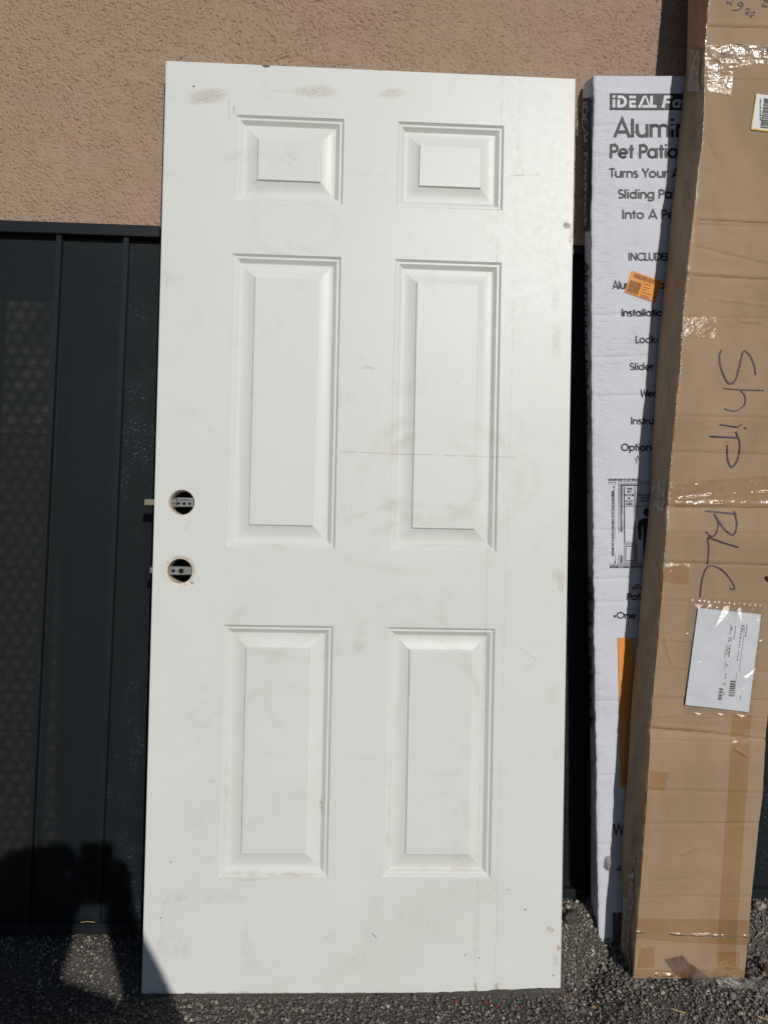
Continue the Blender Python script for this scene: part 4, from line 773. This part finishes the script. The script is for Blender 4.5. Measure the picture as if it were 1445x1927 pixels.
twig([(1262, 1902), (1274, 1907), (1290, 1911)], .0011, STRAW, 'curved pale twig on the gravel below the brown carton'); twig([(1176, 1858), (1186, 1868), (1189, 1878)], .0008, STRAW, 'thin dry stem standing by the carton corner', 'grass_stem', .008); twig([(1420, 1768), (1426, 1762), (1434, 1757)], .0012, flat('pale_stick', (.4, .33, .24), .7), 'short pale stick in the debris at right'); twig([(1425, 1917), (1436, 1921), (1446, 1925)], .0014, STRAW, 'yellowish dry stem at the lower right corner')
P = [at(np.array(x), np.array(y), .128) for x, y in ((152.6, 1735.5), (165, 1734), (178.8, 1735.5))]; m = MB(); [m.tube(a, b, .0007, 6) for a, b in zip(P[:-1], P[1:])]; o = m.out('straw', STRAW, base=P[0]); o.location = P[0]; tag(o, 'dry yellow straw lying on the bottom rail of the left gate', 'straw')
# crinkled film on the ground at the foot of the brown carton
n1, n2 = 60, 14; U_, V_ = np.meshgrid(np.linspace(0, 1, n1), np.linspace(0, 1, n2), indexing='xy'); a = np.array(gpt(1345, 1852)); b = np.array(gpt(1470, 1862)); c = np.array(gpt(1352, 1872)); d = np.array(gpt(1470, 1878))
P = (a*(1-U_)[..., None]+b*U_[..., None])*(1-V_)[..., None]+(c*(1-U_)[..., None]+d*U_[..., None])*V_[..., None]; P[..., 2] = zg(P[..., 0], P[..., 1])+.008+.020*fbm(U_*14, V_*3, 131)*(.3+.7*fbm(U_*5, V_*2, 135)); P[..., 1] += .01*(fbm(U_*6, V_*2, 137)-.5)
o = mesh('plastic_film', P, gridF(n2, n1), FILM2, None, P[0, 0], True); o.location = P[0, 0]; tag(o, 'crinkled clear tape scrap on the gravel at lower right', 'plastic film')
# ---------------------------------------------------------------- the photographer, kneeling behind the camera (casts the shadow at lower left)
person = empty('person', (.33, -2.0, zg(.33, -2.0)), 'kneeling person in dark jacket holding a phone, casting the shadow at lower left', 'person')
J = {}; ED = []; RAD = []; PT = []
def jn(name, p, r, par=None):
    J[name] = len(PT); PT.append(np.array(p, float)); RAD.append(r)
    if par: ED.append((J[par], J[name]))
jn('pelvis', (.33, -2.02, .46), .14); jn('waist', (.325, -2.02, .60), .135, 'pelvis'); jn('chest', (.32, -2.0, .78), .15, 'waist'); jn('collar', (.335, -1.985, .91), .085, 'chest'); jn('neck', (.35, -1.965, .985), .055, 'collar'); jn('jaw', (.345, -1.945, 1.06), .075, 'neck'); jn('head', (.338, -1.955, 1.12), .1, 'jaw'); jn('crown', (.336, -1.965, 1.175), .07, 'head')
for s2, sh_, el, wr, kn, an in ((1, (.495, -1.985, .87), (.608, -1.80, .735), (.462, -1.672, .945), (.45, -1.93, .075), (.45, -2.36, .06)), (-1, (.165, -1.98, .87), (.215, -1.80, .72), (.335, -1.672, .945), (.21, -1.93, .075), (.21, -2.36, .06))):
    k = str(s2); jn('sh'+k, sh_, .07, 'collar'); jn('el'+k, el, .062, 'sh'+k); jn('wr'+k, wr, .034, 'el'+k)
    px_ = (.462 if s2 > 0 else .366); jn('palm'+k, (px_, -1.655, 1.0), .030, 'wr'+k)
    for q in range(4): z = .985+.022*q; jn('f%d'%q+k, (px_+s2*.008, -1.645, z), .011, 'palm'+k); jn('t%d'%q+k, (px_-s2*.022, -1.634, z+.003), .009, 'f%d'%q+k)
    jn('th'+k, (px_+s2*.002, -1.668, 1.03), .012, 'palm'+k); jn('tt'+k, (px_-s2*.02, -1.662, 1.05), .010, 'th'+k)
    jn('hip'+k, (.33+s2*.095, -2.0, .42), .105, 'pelvis'); jn('kn'+k, kn, .07, 'hip'+k); jn('an'+k, an, .05, 'kn'+k); jn('toe'+k, (an[0], an[1]-.12, .05), .04, 'an'+k)
me = bpy.data.meshes.new('body'); B0 = np.array(person.location[:]); me.from_pydata([tuple(p-B0) for p in PT], ED, []); me.update()
bd = bpy.data.objects.new('body', me); COL.objects.link(bd); bd.parent = person
md = bd.modifiers.new('skin', 'SKIN'); ms = bd.modifiers.new('sub', 'SUBSURF'); ms.levels = ms.render_levels = 2
for i, r2_ in enumerate(RAD): me.skin_vertices[0].data[i].radius = (r2_, r2_)
me.skin_vertices[0].data[0].use_root = True
t = NT('skin_and_dark_clothes'); sx = t.n('ShaderNodeSeparateXYZ'); t.link(t.oc, sx.inputs[0]); face = t.math('GREATER_THAN', sx.outputs[2], float(.965-B0[2])); cl = t.mix(t.ramp(t.noise(40, 4), .3, .7), (.02, .022, .03), (.03, .03, .04))
me.materials.append(t.set(t.mix(face, cl, (.42, .26, .19)), .8))
hv = MB(); import bmesh
bm = bmesh.new(); bmesh.ops.create_icosphere(bm, subdivisions=3, radius=1); Vh = np.array([v.co[:] for v in bm.verts]); Fh = [[v.index for v in f.verts] for f in bm.faces]; bm.free()
Vh = Vh*(1+.05*np.sin(Vh*9).sum(1)[:, None]*.4)*np.array([.122, .11, .17])+np.array([.336, -1.985, 1.072]); capm = flat('dark_cap', (.03, .03, .035), .8); Vc = np.array([v for v in Vh]); mesh('cap', (Vc-np.array([.336, -1.985, 1.072]))*np.array([.62, .95, .12])/np.array([1, 1, 1])*1.0+np.array([.350, -1.875, 1.158]), Fh, capm, person, person.location, True); mesh('hair', Vh, Fh, flat('dark_hair', (.02, .014, .01), .6), person, person.location, True)
ph = empty('phone', (.404, -1.658, 1.04), 'dark phone held upright by the kneeling person', 'phone'); m = MB(); m.box(.372, .4500, -1.667, -1.659, .965, 1.114, .003); m.out('phone_body', flat('graphite', (.03, .03, .035), .4), ph, ph.location); m = MB(); m.box(.4175, .4425, -1.6588, -1.6568, 1.084, 1.112, .0008); m.out('camera_bump', HOLE, ph, ph.location)
